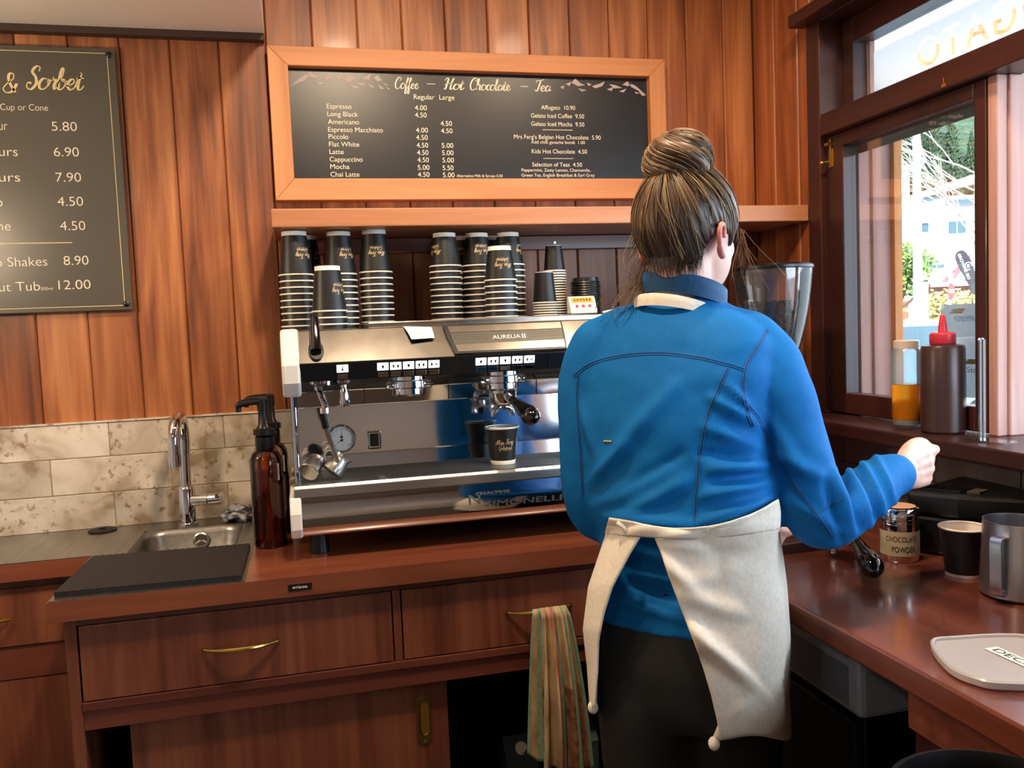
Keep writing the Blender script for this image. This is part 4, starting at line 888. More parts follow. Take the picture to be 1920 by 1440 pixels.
def link(name, me, parent=None, loc=(0, 0, 0), rz=0.0):
    o = bpy.data.objects.new(name, me); COL.objects.link(o)
    if parent: o.parent = parent
    o.location = loc; o.rotation_euler = (0, 0, rz); return o
ORD = 'topmost,second from top,third from top,fourth from top,fifth from top,sixth from top,seventh from top,eighth from top,ninth from top,tenth from top,eleventh from top,twelfth from top,thirteenth from top,fourteenth from top,fifteenth from top,sixteenth from top,seventeenth from top,eighteenth from top'.split(',')
def stack(key, x, y, z, n, pitch, where, grp, rz=0.0, desc='black paper cup', logo=True, side=None):
    body, rim, R, r, h = CUPS[key]
    for k in range(n):
        o = link('paper_cup', body, None, (x + 0.0006 * math.sin(k * 2.3 + x * 50), y, z + k * pitch), rz + 0.4 * math.sin(k * 1.7 + y * 9) * (k < n - 1))
        tag(o, '%s, %s of the %s' % (desc, ORD[n - 1 - k], where), 'cup', grp)
        link('rim', rim, o)
        if logo and k == n - 1: link('logo', LOGO[(key, True)], o)
zt, zl = 1.4236, 1.3882
def xs_(u, v, y): return at(u, v, 'y', y).x
stack('large', xs_(556, 520, 2.27), 2.27, zl, 11, 0.0163, 'tall stack at the left end', 'large cups on the left of the machine', math.radians(38))
stack('large', xs_(572, 520, 2.37) + 0.006, 2.372, zl, 11, 0.0163, 'stack behind the leftmost tall stack', 'large cups on the left of the machine', math.radians(70))
stack('large', xs_(618, 585, 2.155), 2.155, zl, 5, 0.0163, 'short stack before the left group', 'large cups on the left of the machine', math.radians(48))
stack('large', xs_(645, 520, 2.29) - 0.009, 2.29, zl, 11, 0.0163, 'tall stack behind the short stack', 'large cups on the left of the machine', math.radians(34))
stack('large', xs_(705, 520, 2.29), 2.29, zt + 0.0004, 9, 0.0163, 'tall right-hand stack of the left group', 'large cups on the left of the machine', math.radians(5))
stack('regular', xs_(835, 498, 2.27), 2.27, zt, 10, 0.0157, 'tall left-hand stack of the middle group', 'regular cups in the middle of the machine', math.radians(-62))
stack('regular', xs_(868, 498, 2.36), 2.362, zt, 10, 0.0157, 'hidden stack between two middle stacks', 'regular cups in the middle of the machine', math.radians(-10))
stack('regular', xs_(896, 498, 2.285), 2.285, zt, 10, 0.0157, 'tall stack left of the shorter middle stack', 'regular cups in the middle of the machine', math.radians(12))
stack('regular', xs_(923, 498, 2.37), 2.372, zt, 10, 0.0157, 'rear stack behind the shorter middle stack', 'regular cups in the middle of the machine', math.radians(30))
stack('regular', xs_(955, 498, 2.28), 2.283, zt, 10, 0.0157, 'tall right-hand stack of the middle group', 'regular cups in the middle of the machine', math.radians(60))
stack('regular', xs_(938, 522, 2.165), 2.165, zt, 7, 0.0157, 'shorter stack before the middle group', 'regular cups in the middle of the machine', math.radians(2))
stack('espresso', xs_(1040, 510, 2.29), 2.29, zt, 18, 0.0072, 'tall narrow espresso stack', 'espresso cups on the machine', 0, 'small plain black cup', False)
stack('small', xs_(1022, 570, 2.19), 2.19, zt, 6, 0.0066, 'short plain stack before the espresso cups', 'plain small cups on the machine', 0, 'plain black cup', False)
# black lids
lm = MB().lathe([(0.0, 0.011), (0.030, 0.011), (0.032, 0.014), (0.036, 0.014), (0.0375, 0.004), (0.041, 0.003), (0.042, 0.0), (0.0405, 0.0015), (0.0365, 0.0028), (0.0345, 0.012), (0.0, 0.0095)], n=32, cap=False).build('cup_lid', 'black_plastic', smooth=True, angle=50)
xl = xs_(1098, 560, 2.22)
for k in range(14):
    o = lm if k == 0 else dup(lm)
    o.location = (xl + 0.001 * math.sin(k * 1.9), 2.22, zt + k * 0.0066)
    tag(o, 'black plastic cup lid, %s of the lid stack' % ORD[13 - k], 'lid', 'black lids on the machine')
# cup under the spout
uc = thing('paper_cup', 'black paper cup standing upright on the drip tray under the spout', 'cup', at(945, 868, 'y', 2.0) * 1.0, 0)
uc.matrix_basis = Matrix.Translation((0.459, 2.012, 1.0685))
body, rim, R, r, h = CUPS['regular']
mb = MB(); hb = 0.010
mb.mi = 0; f = lambda z: 0.0295 + (0.0405 - 0.0295) * z / h
mb.lathe([(f(hb), hb), (f(h - 0.002), h - 0.002)], n=36, cap=False); mb.mi = 1
mb.lathe([(0, 0.006), (f(0) - 0.004, 0.006), (f(0) - 0.003, 0), (f(0) + 0.0004, 0), (f(hb) + 0.0006, hb - 0.001), (f(hb), hb)], n=36, cap=False)
mb.lathe([(0, 0.0066), (f(0.007) - 0.001, 0.0066), (f(h - 0.002) - 0.001, h - 0.002)], n=36, cap=False)
mb.build('sleeve', ['cup_black', 'cup_white'], uc, local=True, smooth=True, angle=45)
MB().lathe([(f(h) + 0.0021 * math.cos(a), h + 0.0021 * math.sin(a)) for a in [2 * PI * k / 8 for k in range(9)]], n=36, cap=False).build('rim', 'cup_white', uc, local=True, smooth=True)
link('logo', LOGO[('regular', False)], uc, (0, 0, 0.004), math.radians(-4))
uc.children[-1].scale = (0.985, 0.985, 0.985)
# timer, order slip, stirrer
tc_ = at(1092, 592, 'y', 2.055)
tm_ = thing('timer', 'white digital timer with three red buttons on the machine', 'timer', (tc_.x, 2.055, zt), rot=Matrix.Rotation(math.radians(-6), 4, 'Z'))
MB().prism([(-0.034, -0.022, 0.001), (-0.034, 0.022, 0.001), (-0.034, 0.022, 0.046), (-0.034, 0.006, 0.044), (-0.034, -0.022, 0.010)], (0.068, 0, 0)).build('case', 'white_plastic', tm_, local=True, bevel=0.002)
TD = Vector((0, 0.028, 0.034)).normalized(); TN = Vector((0, -TD.z, TD.y)); T0 = Vector((0, -0.022, 0.010))
MB().prism([T0 + Vector((x, 0, 0)) + TD * s + TN * 0.0 for x, s in ((-0.027, 0.024), (0.027, 0.024), (0.027, 0.040), (-0.027, 0.040))], TN * 0.0012).build('display', 'display_lit', tm_, local=True)
mb = MB()
for k in range(6):
    text_mesh(mb, '8', T0 + Vector((-0.022 + k * 0.0078, 0, 0)) + TD * 0.028 + TN * 0.0014, X, TD, 0.008, width=0.005)
mb.build('display_digits', 'panel_black', tm_, local=True)
for x in (-0.016, 0.0, 0.016): MB().lathe([(0.004, 0), (0.004, 0.002), (0.0025, 0.003)], T0 + Vector((x, 0, 0)) + TD * 0.012, 14, TN).build('button', 'red_plastic', tm_, local=True, smooth=True)
sl = thing('order_slip', 'white printed order slip stuck to the top edge of the machine', 'paper slip', fp(0.262, 0.9, 0.003))
Q = [fp(0.225, 0.98, 0.004), fp(0.288, 0.93, 0.004), fp(0.291, 0.55, 0.006), fp(0.238, 0.50, 0.010)]
mb = MB(); nn_ = 8
for j in range(nn_ + 1):
    for i in range(nn_ + 1):
        u, v = i / nn_, j / nn_; mb.v.append(tuple((Q[0] * (1 - u) + Q[1] * u) * (1 - v) + (Q[3] * (1 - u) + Q[2] * u) * v + FN * 0.004 * math.sin(v * 2.6)))
for j in range(nn_):
    for i in range(nn_): a = j * (nn_ + 1) + i; mb.f.append((a, a + 1, a + nn_ + 2, a + nn_ + 1)); mb.m.append(0)
mb.build('slip', 'white_paper', sl, solid=0.0003)
mb = MB(); text_mesh(mb, 'LONG BLACK', fp(0.241, 0.66, 0.0128), X, FD, 0.0035, width=0.026); mb.build('slip_lettering', 'ear_skin', sl)
ws = thing('stirrer', 'white plastic stirrer lying on the machine by her collar', 'stirrer', (xs_(1150, 582, 2.1), 2.1, zt))
MB().tube([at(1130, 586, 'y', 2.1), at(1164, 579, 'y', 2.08)], 0.0035, 8).build('rod', 'white_plastic', ws, smooth=True)
MB().sphere(at(1164, 579, 'y', 2.08), 0.005, 10, 6).build('tip', 'white_plastic', ws, smooth=True)
# ================================================================== grinder in the corner
GX, GY = 1.172, 1.965
gr = thing('coffee_grinder', 'coffee grinder with a clear bean hopper in the corner by the window', 'grinder', (GX, GY, 0.9))
c = (GX, GY, 0)
bx((GX - 0.085, GY - 0.10, 0.9), (GX + 0.085, GY + 0.13, 0.94)).build('base', 'black_plastic', gr, bevel=0.012)
bx((GX - 0.075, GY - 0.02, 0.94), (GX + 0.075, GY + 0.12, 1.215)).build('motor_body', 'black_plastic', gr, bevel=0.02)
MB().lathe([(0.055, 1.10), (0.062, 1.13), (0.062, 1.20), (0.050, 1.215)], (GX, GY - 0.06, 0), 24).build('doser', 'dark_metal', gr, smooth=True)
MB().lathe([(0.066, 1.215), (0.066, 1.25), (0.05, 1.262)], c, 28).build('hopper_collar', 'black_plastic', gr, smooth=True)
hp_ = [(0.036, 1.262), (0.052, 1.285), (0.0675, 1.33), (0.080, 1.38), (0.0895, 1.43), (0.0955, 1.48), (0.0985, 1.515)]
MB().lathe(hp_ + [(0.0960, 1.515), (0.093, 1.48), (0.087, 1.43), (0.0775, 1.38), (0.065, 1.33), (0.0495, 1.285), (0.0335, 1.262)], c, 48, cap=False).build('hopper', 'hopper_plastic', gr, smooth=True)
MB().lathe([(0.0985, 1.5152), (0.1005, 1.517), (0.1005, 1.524), (0.097, 1.528), (0.0, 1.529)], c, 48).build('hopper_lid', 'dark_metal', gr, smooth=True)
rb = random.Random(5)
def hr(z):
    for (r0, z0), (r1, z1) in zip(hp_[:-1], hp_[1:]):
        if z0 <= z <= z1: return r0 + (r1 - r0) * (z - z0) / (z1 - z0)
    return hp_[0][0]
MB().lathe([(hr(z) - 0.0115, z) for z in (1.264, 1.30, 1.34, 1.38, 1.42)] + [(0.0, 1.425)], c, 36).build('bean_mass', 'bean', gr, smooth=True)
mb = MB()
for k in range(900):
    top = k % 4 == 0
    z = 1.432 if top else rb.uniform(1.27, 1.432); a = rb.uniform(0, 2 * PI)
    r = (hr(z) - 0.010) * (math.sqrt(rb.random()) if top else 1.0)
    p = Vector((GX + r * math.cos(a), GY + r * math.sin(a), z + rb.uniform(-0.003, 0.003)))
    R_ = Matrix.Rotation(rb.uniform(0, 6), 3, 'Z') @ Matrix.Rotation(rb.uniform(0, 6), 3, 'X')
    s = MB().sphere((0, 0, 0), (0.0058, 0.0043, 0.0034), 8, 5)
    mb._a([p + R_ @ Vector(q) for q in s.v], s.f)
o = mb.build('coffee_beans', 'bean', gr, smooth=True, angle=0); o['kind'] = 'stuff'
# ================================================================== window worktop
ZT = 0.8994
portafilter('portafilter', 'black handled portafilter lying on the glossy window worktop below her elbow', (1.060, 1.518, ZT + 0.068), math.radians(-20), math.radians(2.5))
ch = thing('powder_shaker', 'steel chocolate powder shaker with a handwritten paper label', 'shaker', (1.150, 1.470, ZT))
c = (1.150, 1.470, ZT)
MB().lathe([(0.0, 0.0), (0.036, 0.0), (0.0375, 0.003), (0.0375, 0.078), (0.0385, 0.079), (0.0385, 0.084), (0.0365, 0.085), (0.0365, 0.090), (0.039, 0.091), (0.039, 0.103), (0.037, 0.106), (0.030, 0.1075), (0.0, 0.108)], c, 40).build('canister', 'chrome', ch, smooth=True)
def arc_strip(c, r, a0, a1, z0, z1, n=24):
    return MB().rings([[(c[0] + r * math.cos(a0 + (a1 - a0) * k / n), c[1] + r * math.sin(a0 + (a1 - a0) * k / n), c[2] + z) for k in range(n + 1)] for z in (z0, z1)], cap=False, closed=False)
lb = arc_strip(c, 0.0378, math.radians(160), math.radians(345), 0.013, 0.062).build('paper_label', 'cup_gold', ch, smooth=True)
lb.data.materials.clear(); lb.data.materials.append(mat('kraft', (184, 170, 140), 0.8))
MB().lathe([(0.0, 0.1085), (0.031, 0.1085)], c, 30, cap=False).build('mesh_top', 'skin', ch).data.materials[0] = mat('cocoa_dust', (196, 150, 116), 0.8)
mb = MB(); tv = Vector(c); aw = math.atan2(-c[1], -c[0])
def wrapc(r):
    def f(P): a = aw + P.x / r; return Vector((c[0] + r * math.cos(a), c[1] + r * math.sin(a), P.z))
    return f
def wtext(mb, s, x0, z, h, width, r, wr):
    t = MB(); text_mesh(t, s, (x0, 0, z), X, Z, h, width=width, lift=0)
    mb._a([wr(Vector(v)) for v in t.v], t.f)
wtext(mb, 'CHOCOLATE', -0.026, ZT + 0.042, 0.0105, 0.062, 0.0382, wrapc(0.0382)); wtext(mb, 'POWDER', -0.014, ZT + 0.021, 0.0115, 0.046, 0.0382, wrapc(0.0382))
mb.build('label_lettering', 'dark_metal', lb)
# receipt printer
pr = thing('receipt_printer', 'black receipt printer under the window sill behind the steel jug', 'printer', (1.30, 1.50, ZT))
PT = ZT + 0.132
def pq(*xy): return [(x, y, ZT + 0.003) for x, y in xy]
A, B, C_, D = (1.195, 1.510), (1.250, 1.425), (1.425, 1.30), (1.425, 1.60)
Cn, Dn = (1.415, 1.27), (1.415, 1.60)
MB().prism(pq(A, B, Cn, Dn), (0, 0, 0.075)).build('lower_case', 'black_plastic', pr, bevel=0.006)
def sc2(p, k): return (1.31 + (p[0] - 1.31) * k, 1.47 + (p[1] - 1.47) * k)
MB().prism([(x, y, ZT + 0.0785) for x, y in (sc2(A, 0.985), sc2(B, 0.985), sc2(Cn, 0.985), sc2(Dn, 0.985))], (0, 0, 0.050)).build('upper_case', 'black_plastic', pr, bevel=0.009)
g0 = Vector((*A, 0)); ea = (Vector((*B, 0)) - g0); eb = (Vector((*Dn, 0)) - g0)
def pp_(u, v, z): q = g0 + ea * u + eb * v; return (q.x, q.y, z)
MB().prism([pp_(0.25, 0.10, PT - 0.0035), pp_(0.95, 0.10, PT - 0.0035), pp_(0.95, 0.32, PT - 0.0035), pp_(0.25, 0.32, PT - 0.0035)], (0, 0, 0.004)).build('paper_slot', 'black_gloss', pr, bevel=0.001)
MB().prism([pp_(1.02, 0.14, PT - 0.0035), pp_(1.25, 0.14, PT - 0.0035), pp_(1.25, 0.3, PT - 0.0035), pp_(1.02, 0.3, PT - 0.0035)], (0, 0, 0.0036)).build('maker_plate', 'board_grey', pr)
fB = Vector((*B, 0)); fd = (Vector((*Cn, 0)) - fB).normalized(); fn = Vector((fd.y, -fd.x, 0))
MB().prism([fB + fd * x + fn * 0.0005 + Vector((0, 0, ZT + z)) for x, z in ((0.004, 0.045), (0.014, 0.045), (0.014, 0.057), (0.004, 0.057))], fn * 0.0012).build('sticker', 'steel', pr)
# cup and jug
uc2 = thing('paper_cup', 'black paper cup with coffee standing beside the big steel jug', 'cup', (1.184, 1.336, ZT))
mb = MB(); f = lambda z: 0.0305 + (0.0418 - 0.0305) * z / 0.092
mb.lathe([(f(0.006), 0.006), (f(0.09), 0.09)], n=36, cap=False); mb.mi = 1
mb.lathe([(0, 0.005), (f(0) - 0.004, 0.005), (f(0) - 0.003, 0), (f(0) + 0.0003, 0), (f(0.006) + 0.0003, 0.006)], n=36, cap=False)
mb.lathe([(0, 0.0066), (f(0.007) - 0.001, 0.0066), (f(0.09) - 0.001, 0.09)], n=36, cap=False)
mb.build('sleeve', ['cup_black', 'cup_white'], uc2, local=True, smooth=True, angle=45)
MB().lathe([(f(0.092) + 0.0021 * math.cos(a), 0.091 + 0.0021 * math.sin(a)) for a in [2 * PI * k / 8 for k in range(9)]], n=36, cap=False).build('rim', 'cup_white', uc2, local=True, smooth=True)
MB().lathe([(0.0, 0.062), (f(0.062) - 0.0015, 0.062)], n=36, cap=False).build('coffee', 'cup_gold', uc2, local=True).data.materials[0] = mat('milk_coffee', (206, 170, 130), 0.5)
jg = jug('milk_jug', 'large brushed steel milk jug at the right edge of the worktop', (1.181, 1.206, ZT), E3(math.radians(35), 4, 'Z'), 0.01, 'steel_jug')
for ch_ in list(jg.children): bpy.data.objects.remove(ch_)
MB().lathe([(0.0, 0.001), (0.056, 0.001), (0.0605, 0.006), (0.0595, 0.03), (0.0545, 0.128), (0.055, 0.132), (0.0535, 0.132), (0.053, 0.128), (0.058, 0.03), (0.0, 0.006)], n=48).build('jug_body', 'steel_jug', jg, local=True, smooth=True)
jd = Vector((-0.93, -0.36, 0)); jl = E3(math.radians(-35), 3, 'Z') @ jd; jw = Vector((-jl.y, jl.x, 0))
P = cr([(0.054, 0.110), (0.072, 0.112), (0.079, 0.104), (0.0785, 0.06), (0.077, 0.026), (0.070, 0.014), (0.057, 0.016)], 5)
rs = []
for i, q in enumerate(P):
    a, b = P[max(i - 1, 0)], P[min(i + 1, len(P) - 1)]; d = Vector((b[0] - a[0], b[1] - a[1])).normalized(); nx, nz_ = d.y * 0.0018, -d.x * 0.0018
    o_ = lambda r, z, w: jl * r + Vector((0, 0, z)) + jw * w
    rs.append([o_(q[0] + nx, q[1] + nz_, 0.010), o_(q[0] + nx, q[1] + nz_, -0.010), o_(q[0] - nx, q[1] - nz_, -0.010), o_(q[0] - nx, q[1] - nz_, 0.010)])
MB().rings(rs).build('handle', 'steel_jug', jg, local=True, bevel=0.001)
# translucent lid with its paper label
ld = thing('container_lid', 'translucent plastic container lid with a handwritten label lying on the near worktop', 'lid', (0.93, 0.98, ZT))
LP = [(0.874, 1.052), (0.915, 1.060), (1.03, 1.022), (1.045, 0.90), (0.98, 0.86), (0.865, 0.90), (0.838, 0.925), (0.834, 0.97)]
def inset(P, k): cx = sum(p[0] for p in P) / len(P); cy = sum(p[1] for p in P) / len(P); return [(cx + (x - cx) * k, cy + (y - cy) * k) for x, y in P]
R0 = cr(LP, 5, True)
mb = MB(); rs = [[(x, y, ZT + z) for x, y in inset(R0, k)] for k, z in ((0.97, 0.0005), (1.0, 0.003), (1.0, 0.011), (0.975, 0.013), (0.94, 0.012), (0.93, 0.0085), (0.5, 0.0085))]
mb.rings(rs, cap=False); n_ = len(R0); mb.f.append(tuple(range(6 * n_, 7 * n_))); mb.m.append(0)
mb.build('lid_body', 'lid_plastic', ld, smooth=True)
zl_ = ZT + 0.0096
Lq = [Vector((0.932, 1.012, zl_)), Vector((0.962, 1.016, zl_)), Vector((1.005, 0.925, zl_)), Vector((0.97, 0.915, zl_))]
lx = (Lq[3] - Lq[0]).normalized(); ly = Vector((-lx.y, lx.x, 0)); l0 = at(1848, 1216, 'z', zl_); l0z = Vector((l0.x, l0.y, zl_))
q1 = at(1950, 1262, 'z', zl_); lx = Vector((q1.x - l0.x, q1.y - l0.y, 0)).normalized(); ly = Vector((-lx.y, lx.x, 0))
lbp = MB().prism([l0z - ly * 0.002, l0z + lx * 0.10 - ly * 0.002, l0z + lx * 0.10 + ly * 0.020, l0z + ly * 0.020], (0, 0, 0.0004)).build('paper_label', 'white_paper', ld)
mb = MB(); text_mesh(mb, 'DECAF', l0z + lx * 0.008 + ly * 0.003, lx, ly, 0.0125, width=0.082, lift=0.0008); mb.build('label_lettering', 'black_matt', lbp)
# clear tub and board behind the apron, tamper
bd = bx((0.93, 1.58, ZT), (1.075, 1.72, ZT + 0.022)).build('chopping_board', 'wood_dark', None, bevel=0.002)
tag(bd, 'small dark timber block on the worktop behind the apron', 'board')
ct = thing('clear_tub', 'clear plastic tub standing on the dark timber block', 'tub', (1.015, 1.66, ZT + 0.022))
MB().lathe([(0.0, 0.001), (0.036, 0.001), (0.045, 0.018), (0.046, 0.055), (0.048, 0.057), (0.048, 0.062), (0.042, 0.09), (0.035, 0.098), (0.0, 0.10)], (1.015, 1.66, ZT + 0.022), 30).build('tub_body', 'cloudy_plastic', ct, smooth=True)
MB().lathe([(0.0485, 0.0), (0.0495, 0.002), (0.0485, 0.004)], (1.015, 1.66, ZT + 0.078), 30, cap=False).build('rim_band', 'white_plastic', ct, smooth=True)
tmx = at(1612, 880, 'y', 1.80)
tq = thing('tamper', 'steel coffee tamper standing upright behind the raised forearm', 'tamper', (tmx.x, 1.80, ZT))
MB().lathe([(0.0, 0.0), (0.027, 0.0), (0.028, 0.004), (0.027, 0.022), (0.012, 0.028), (0.009, 0.05), (0.014, 0.085), (0.016, 0.10), (0.0, 0.106)], (tmx.x, 1.80, ZT), 26).build('tamper_body', 'brass_old', tq, smooth=True)
MB().lathe([(0.009, 0.028), (0.0085, 0.05), (0.009, 0.052)], (tmx.x, 1.80, ZT), 20).build('ferrule', 'chrome', tq, smooth=True)
# under-counter appliance
fr = thing('under_counter_fridge', 'grey topped black under-counter fridge below the window worktop', 'fridge', (1.1, 1.5, 0))
FX = 0.862
bx((FX, 1.200, 0.725), (1.42, 1.80, 0.830)).build('grey_top', 'appliance_grey', fr, bevel=0.010)
MB().box((FX - 0.0015, 1.232, 0.737), (FX + 0.002, 1.78, 0.805)).build('front_inset', 'appliance_dark', fr)
bx((FX + 0.012, 1.205, 0.04), (1.42, 1.79, 0.7245)).build('body', 'fridge_black', fr, bevel=0.004)
bx((FX - 0.004, 1.21, 0.06), (FX + 0.0115, 1.785, 0.715)).build('door', 'fridge_black', fr, bevel=0.004)
bc = at(1860, 1500, 'z', 0.58)
bn = thing('waste_bin', 'dark round waste bin under the near end of the worktop', 'bin', (0.62, 0.62, 0))
bp0 = at(1880, 1510, 'x', 0.70)
bn.matrix_basis = Matrix.Translation((bp0.x, bp0.y, 0))
MB().lathe([(0.0, 0.0), (0.085, 0.0), (0.11, bp0.z - 0.02), (0.115, bp0.z - 0.018), (0.115, bp0.z + 0.004), (0.108, bp0.z + 0.006), (0.104, bp0.z - 0.01), (0.08, 0.01), (0.0, 0.01)], (bp0.x, bp0.y, 0), 36).build('bin_body', 'black_plastic', bn, smooth=True)
# ================================================================== things on the sill
ZS = 1.1202
hb_ = thing('sauce_bottle', 'squeeze bottle half full of golden syrup on the window sill', 'bottle', (1.384, 1.738, ZS))
c = (1.384, 1.738, ZS)
MB().lathe([(0.0, 0.022), (0.0305, 0.022), (0.032, 0.026), (0.032, 0.105)], c, 36).build('syrup', 'honey', hb_, smooth=True)
MB().lathe([(0.0325, 0.106), (0.0325, 0.180), (0.031, 0.188), (0.027, 0.192)], c, 36).build('shoulder', 'cloudy_plastic', hb_, smooth=True)
MB().lathe([(0.0285, 0.190), (0.0285, 0.207), (0.026, 0.209), (0.0, 0.209)], c, 30).build('collar', 'white_plastic', hb_, smooth=True).data.materials[0] = mat('collar_pale', (206, 190, 178), 0.4)
MB().lathe([(0.0, 0.0), (0.016, 0.0), (0.018, 0.008), (0.030, 0.010), (0.031, 0.0215), (0.0, 0.0218)], c, 30).build('lid_foot', 'cloudy_plastic', hb_, smooth=True)
sb = thing('sauce_bottle', 'brown chocolate sauce squeeze bottle with a red nozzle on the sill', 'bottle', (1.402, 1.640, ZS))
c = (1.402, 1.640, ZS)
MB().lathe([(0.0, 0.0), (0.044, 0.0), (0.0475, 0.005), (0.047, 0.10), (0.0465, 0.19), (0.0435, 0.197), (0.028, 0.200), (0.024, 0.203)], c, 44).build('bottle_body', 'sauce_brown', sb, smooth=True)
mb = MB().lathe([(0.0265, 0.2015), (0.0275, 0.203), (0.0275, 0.222), (0.024, 0.226), (0.010, 0.228), (0.0085, 0.245), (0.006, 0.262), (0.004, 0.266), (0.0, 0.267)], c, 30)
mb.build('nozzle_cap', 'red_plastic', sb, smooth=True)
ah = thing('sign_holder', 'empty clear acrylic sign holder standing on the window sill', 'sign holder', (1.372, 1.475, ZS))
MB().prism([(1.343, 1.517, ZS), (1.367, 1.432, ZS), (1.412, 1.442, ZS), (1.395, 1.52, ZS)], (0, 0, 0.003)).build('foot_plate', 'clear_plastic', ah)
ux = Vector((0.36, -0.30, 0)).normalized(); a0 = Vector((1.352, 1.482, ZS + 0.003)); wv = Vector((0.93, 0.36, 0)).normalized()
for d_ in (0.0, 0.006):
    q = a0 + Vector((0.004, -0.006, 0)) * (d_ / 0.006)
    MB().prism([q, q + wv * 0.10 * 0.10, q + wv * 0.010 + Vector((0, 0, 0.21)), q + Vector((0, 0, 0.21))], Vector((0.0016, -0.002, 0))).build('upright_sheet', 'clear_plastic', ah)
MB().tube([a0 + Vector((0.002, -0.003, 0.21)), a0 + wv * 0.010 + Vector((0.002, -0.003, 0.211))], 0.004, 10).build('top_fold', 'clear_plastic', ah, smooth=True)
# notice taped outside the pane
clear('notice_paper', (200, 200, 200), 0.1, 0.5, body=0.92, bodycol=(206, 208, 210), trans=0.65)
pn = thing('notice', 'grey notice with yellow chevrons taped outside the lower pane', 'notice', (1.468, 1.66, 1.2))
n0, n1 = at(1765, 572, 'x', 1.4675), at(1862, 740, 'x', 1.4675)
bx((1.4672, 1.556, 1.195), (1.4682, n0.y, n0.z)).build('sheet', 'notice_paper', pn)
xn = 1.4671
def ny(u): return n0.y + (1.556 - n0.y) * u
mb = MB()
hN = n0.z - 1.195
for zz, off in ((0.90, 0.15), (0.90, 0.62), (0.36, 0.42), (0.36, 0.85)):
    mb._a([(xn, ny(off + a), 1.195 + hN * (zz + b)) for a, b in ((0.0, 0), (0.24, 0), (0.32, 0.055), (0.08, 0.055))], [(0, 1, 2, 3)])
mb.build('chevrons', mat('chevron_yellow', (206, 178, 96), 0.7), pn)
mb = MB()
for s, u0, u1, zz, hh in (('SCAN HERE TO SIGN IN', 0.25, 1.0, 0.845, 0.006), ('THE NZ COVID TRACER APP', 0.25, 1.0, 0.815, 0.006), ('Stop the', 0.48, 1.0, 0.27, 0.013)):
    text_mesh(mb, s, (xn, ny(u0), 1.195 + hN * zz), -Y, Z, hh, width=(u1 - u0) * (n0.y - 1.556), lift=0.0003)
mb.build('notice_lettering', 'dark_metal', pn)
# ================================================================== outside the window
GZ = -0.25
grd = struct('ground', bx((1.9, -10, GZ - 0.2), (140, 140, GZ)), 'asphalt', label='sunlit street outside')
mat('stucco', (232, 230, 224), 0.8); mat('roof_grey', (120, 130, 142), 0.6); mat('window_dark', (60, 84, 96), 0.15); mat('roof_white', (214, 216, 214), 0.5)
mat('pole_grey', (150, 156, 164), 0.5); mat('sign_red', (190, 40, 44), 0.5); mat('sign_white', (226, 232, 236), 0.5); mat('sign_blue', (120, 178, 208), 0.5)
mat('canvas_red', (196, 60, 66), 0.7); mat('canvas_white', (232, 226, 226), 0.7); mat('banner_black', (34, 32, 40), 0.7); mat('fence_wood', (128, 84, 60), 0.8)
noisy('conifer', (10, 26, 15), (52, 80, 50), 2.6, 0.9, detail=6, lo=0.3, hi=0.7); noisy('leaf_green', (70, 110, 44), (130, 160, 80), 5, 0.8); noisy('dry_leaf', (150, 140, 80), (196, 180, 120), 6, 0.8)
mat('bark_pale', (170, 160, 150), 0.9); mat('bark', (96, 80, 66), 0.9)
hill = MB(); rh = random.Random(11)
def away(u, v, t): return pt(u, v, t)
# wooded hill: terraces of conifers as separate trees
hc = pt(1740, 470, 78)
hm = MB(); ng = 26; side = Vector((RT.x, RT.y, 0)).normalized(); dep = Vector((FW.x, FW.y, 0)).normalized(); h0 = Vector((hc.x, hc.y, GZ))
for j in range(9):
    for i in range(ng + 1):
        s = (i / ng - 0.5) * 60; d = j * 5.0
        hm.v.append(tuple(h0 + side * s + dep * d + Vector((0, 0, 5.5 + d * 0.75))))
for j in range(8):
    for i in range(ng): a = j * (ng + 1) + i; hm.f.append((a, a + 1, a + ng + 2, a + ng + 1)); hm.m.append(0)
hm.v += [tuple(h0 + side * s + Vector((0, 0, 0.01))) for s in (-30, 30)]
o = struct('hill', hm, 'conifer', label='wooded hillside')
def conifer(p, h, r, lab):
    t = thing('conifer_tree', lab, 'tree', p, 0, 'conifers on the hillside')
    mb = MB(); seed = rh.random() * 50
    for k in range(9):
        z0 = h * (0.08 + 0.105 * k); rr_ = r * (1 - k / 9.8); n_ = 18
        ring = lambda rad, z, j, jag: [(p.x + q * math.cos(2 * PI * i / n_), p.y + q * math.sin(2 * PI * i / n_), p.z + z + jag * h * 0.05 * ((i * 7 + k) % 3 - 1)) for i, q in ((i, rad * (0.72 + 0.28 * ((i + k) % 2) * jag + 0.3 * noise.noise(Vector((math.cos(2 * PI * i / n_) * 2 + seed, math.sin(2 * PI * i / n_) * 2, k * 1.7 + j))))) for i in range(n_))]
        mb.rings([ring(rr_ * 0.4, z0 + h * 0.03, 0, 0), ring(rr_, z0, 1, 1), ring(rr_ * 0.5, z0 + h * 0.08, 2, 0.5), ring(rr_ * 0.06, z0 + h * 0.16, 3, 0)])
    mb.build('foliage', 'conifer', t)
    MB().tube([p, p + Vector((0, 0, h * 0.3))], 0.14, 7).build('trunk', 'bark', t)
for j in range(14):
    for i in range(13):
        s = (i - 6.2) * 2.0 + (j % 2) * 1.0; d = 1.2 + j * 2.1
        conifer(h0 + side * s + dep * d + Vector((0, 0, 5.3 + d * 0.75)), rh.uniform(3.0, 4.4), rh.uniform(0.85, 1.0), 'dark green conifer on the hillside above the houses')
def facing(u, v, t):                 # a frame standing at a street point and turned along the street
    p = pt(u, v, t); return p
fz = math.atan2(side.y, side.x)
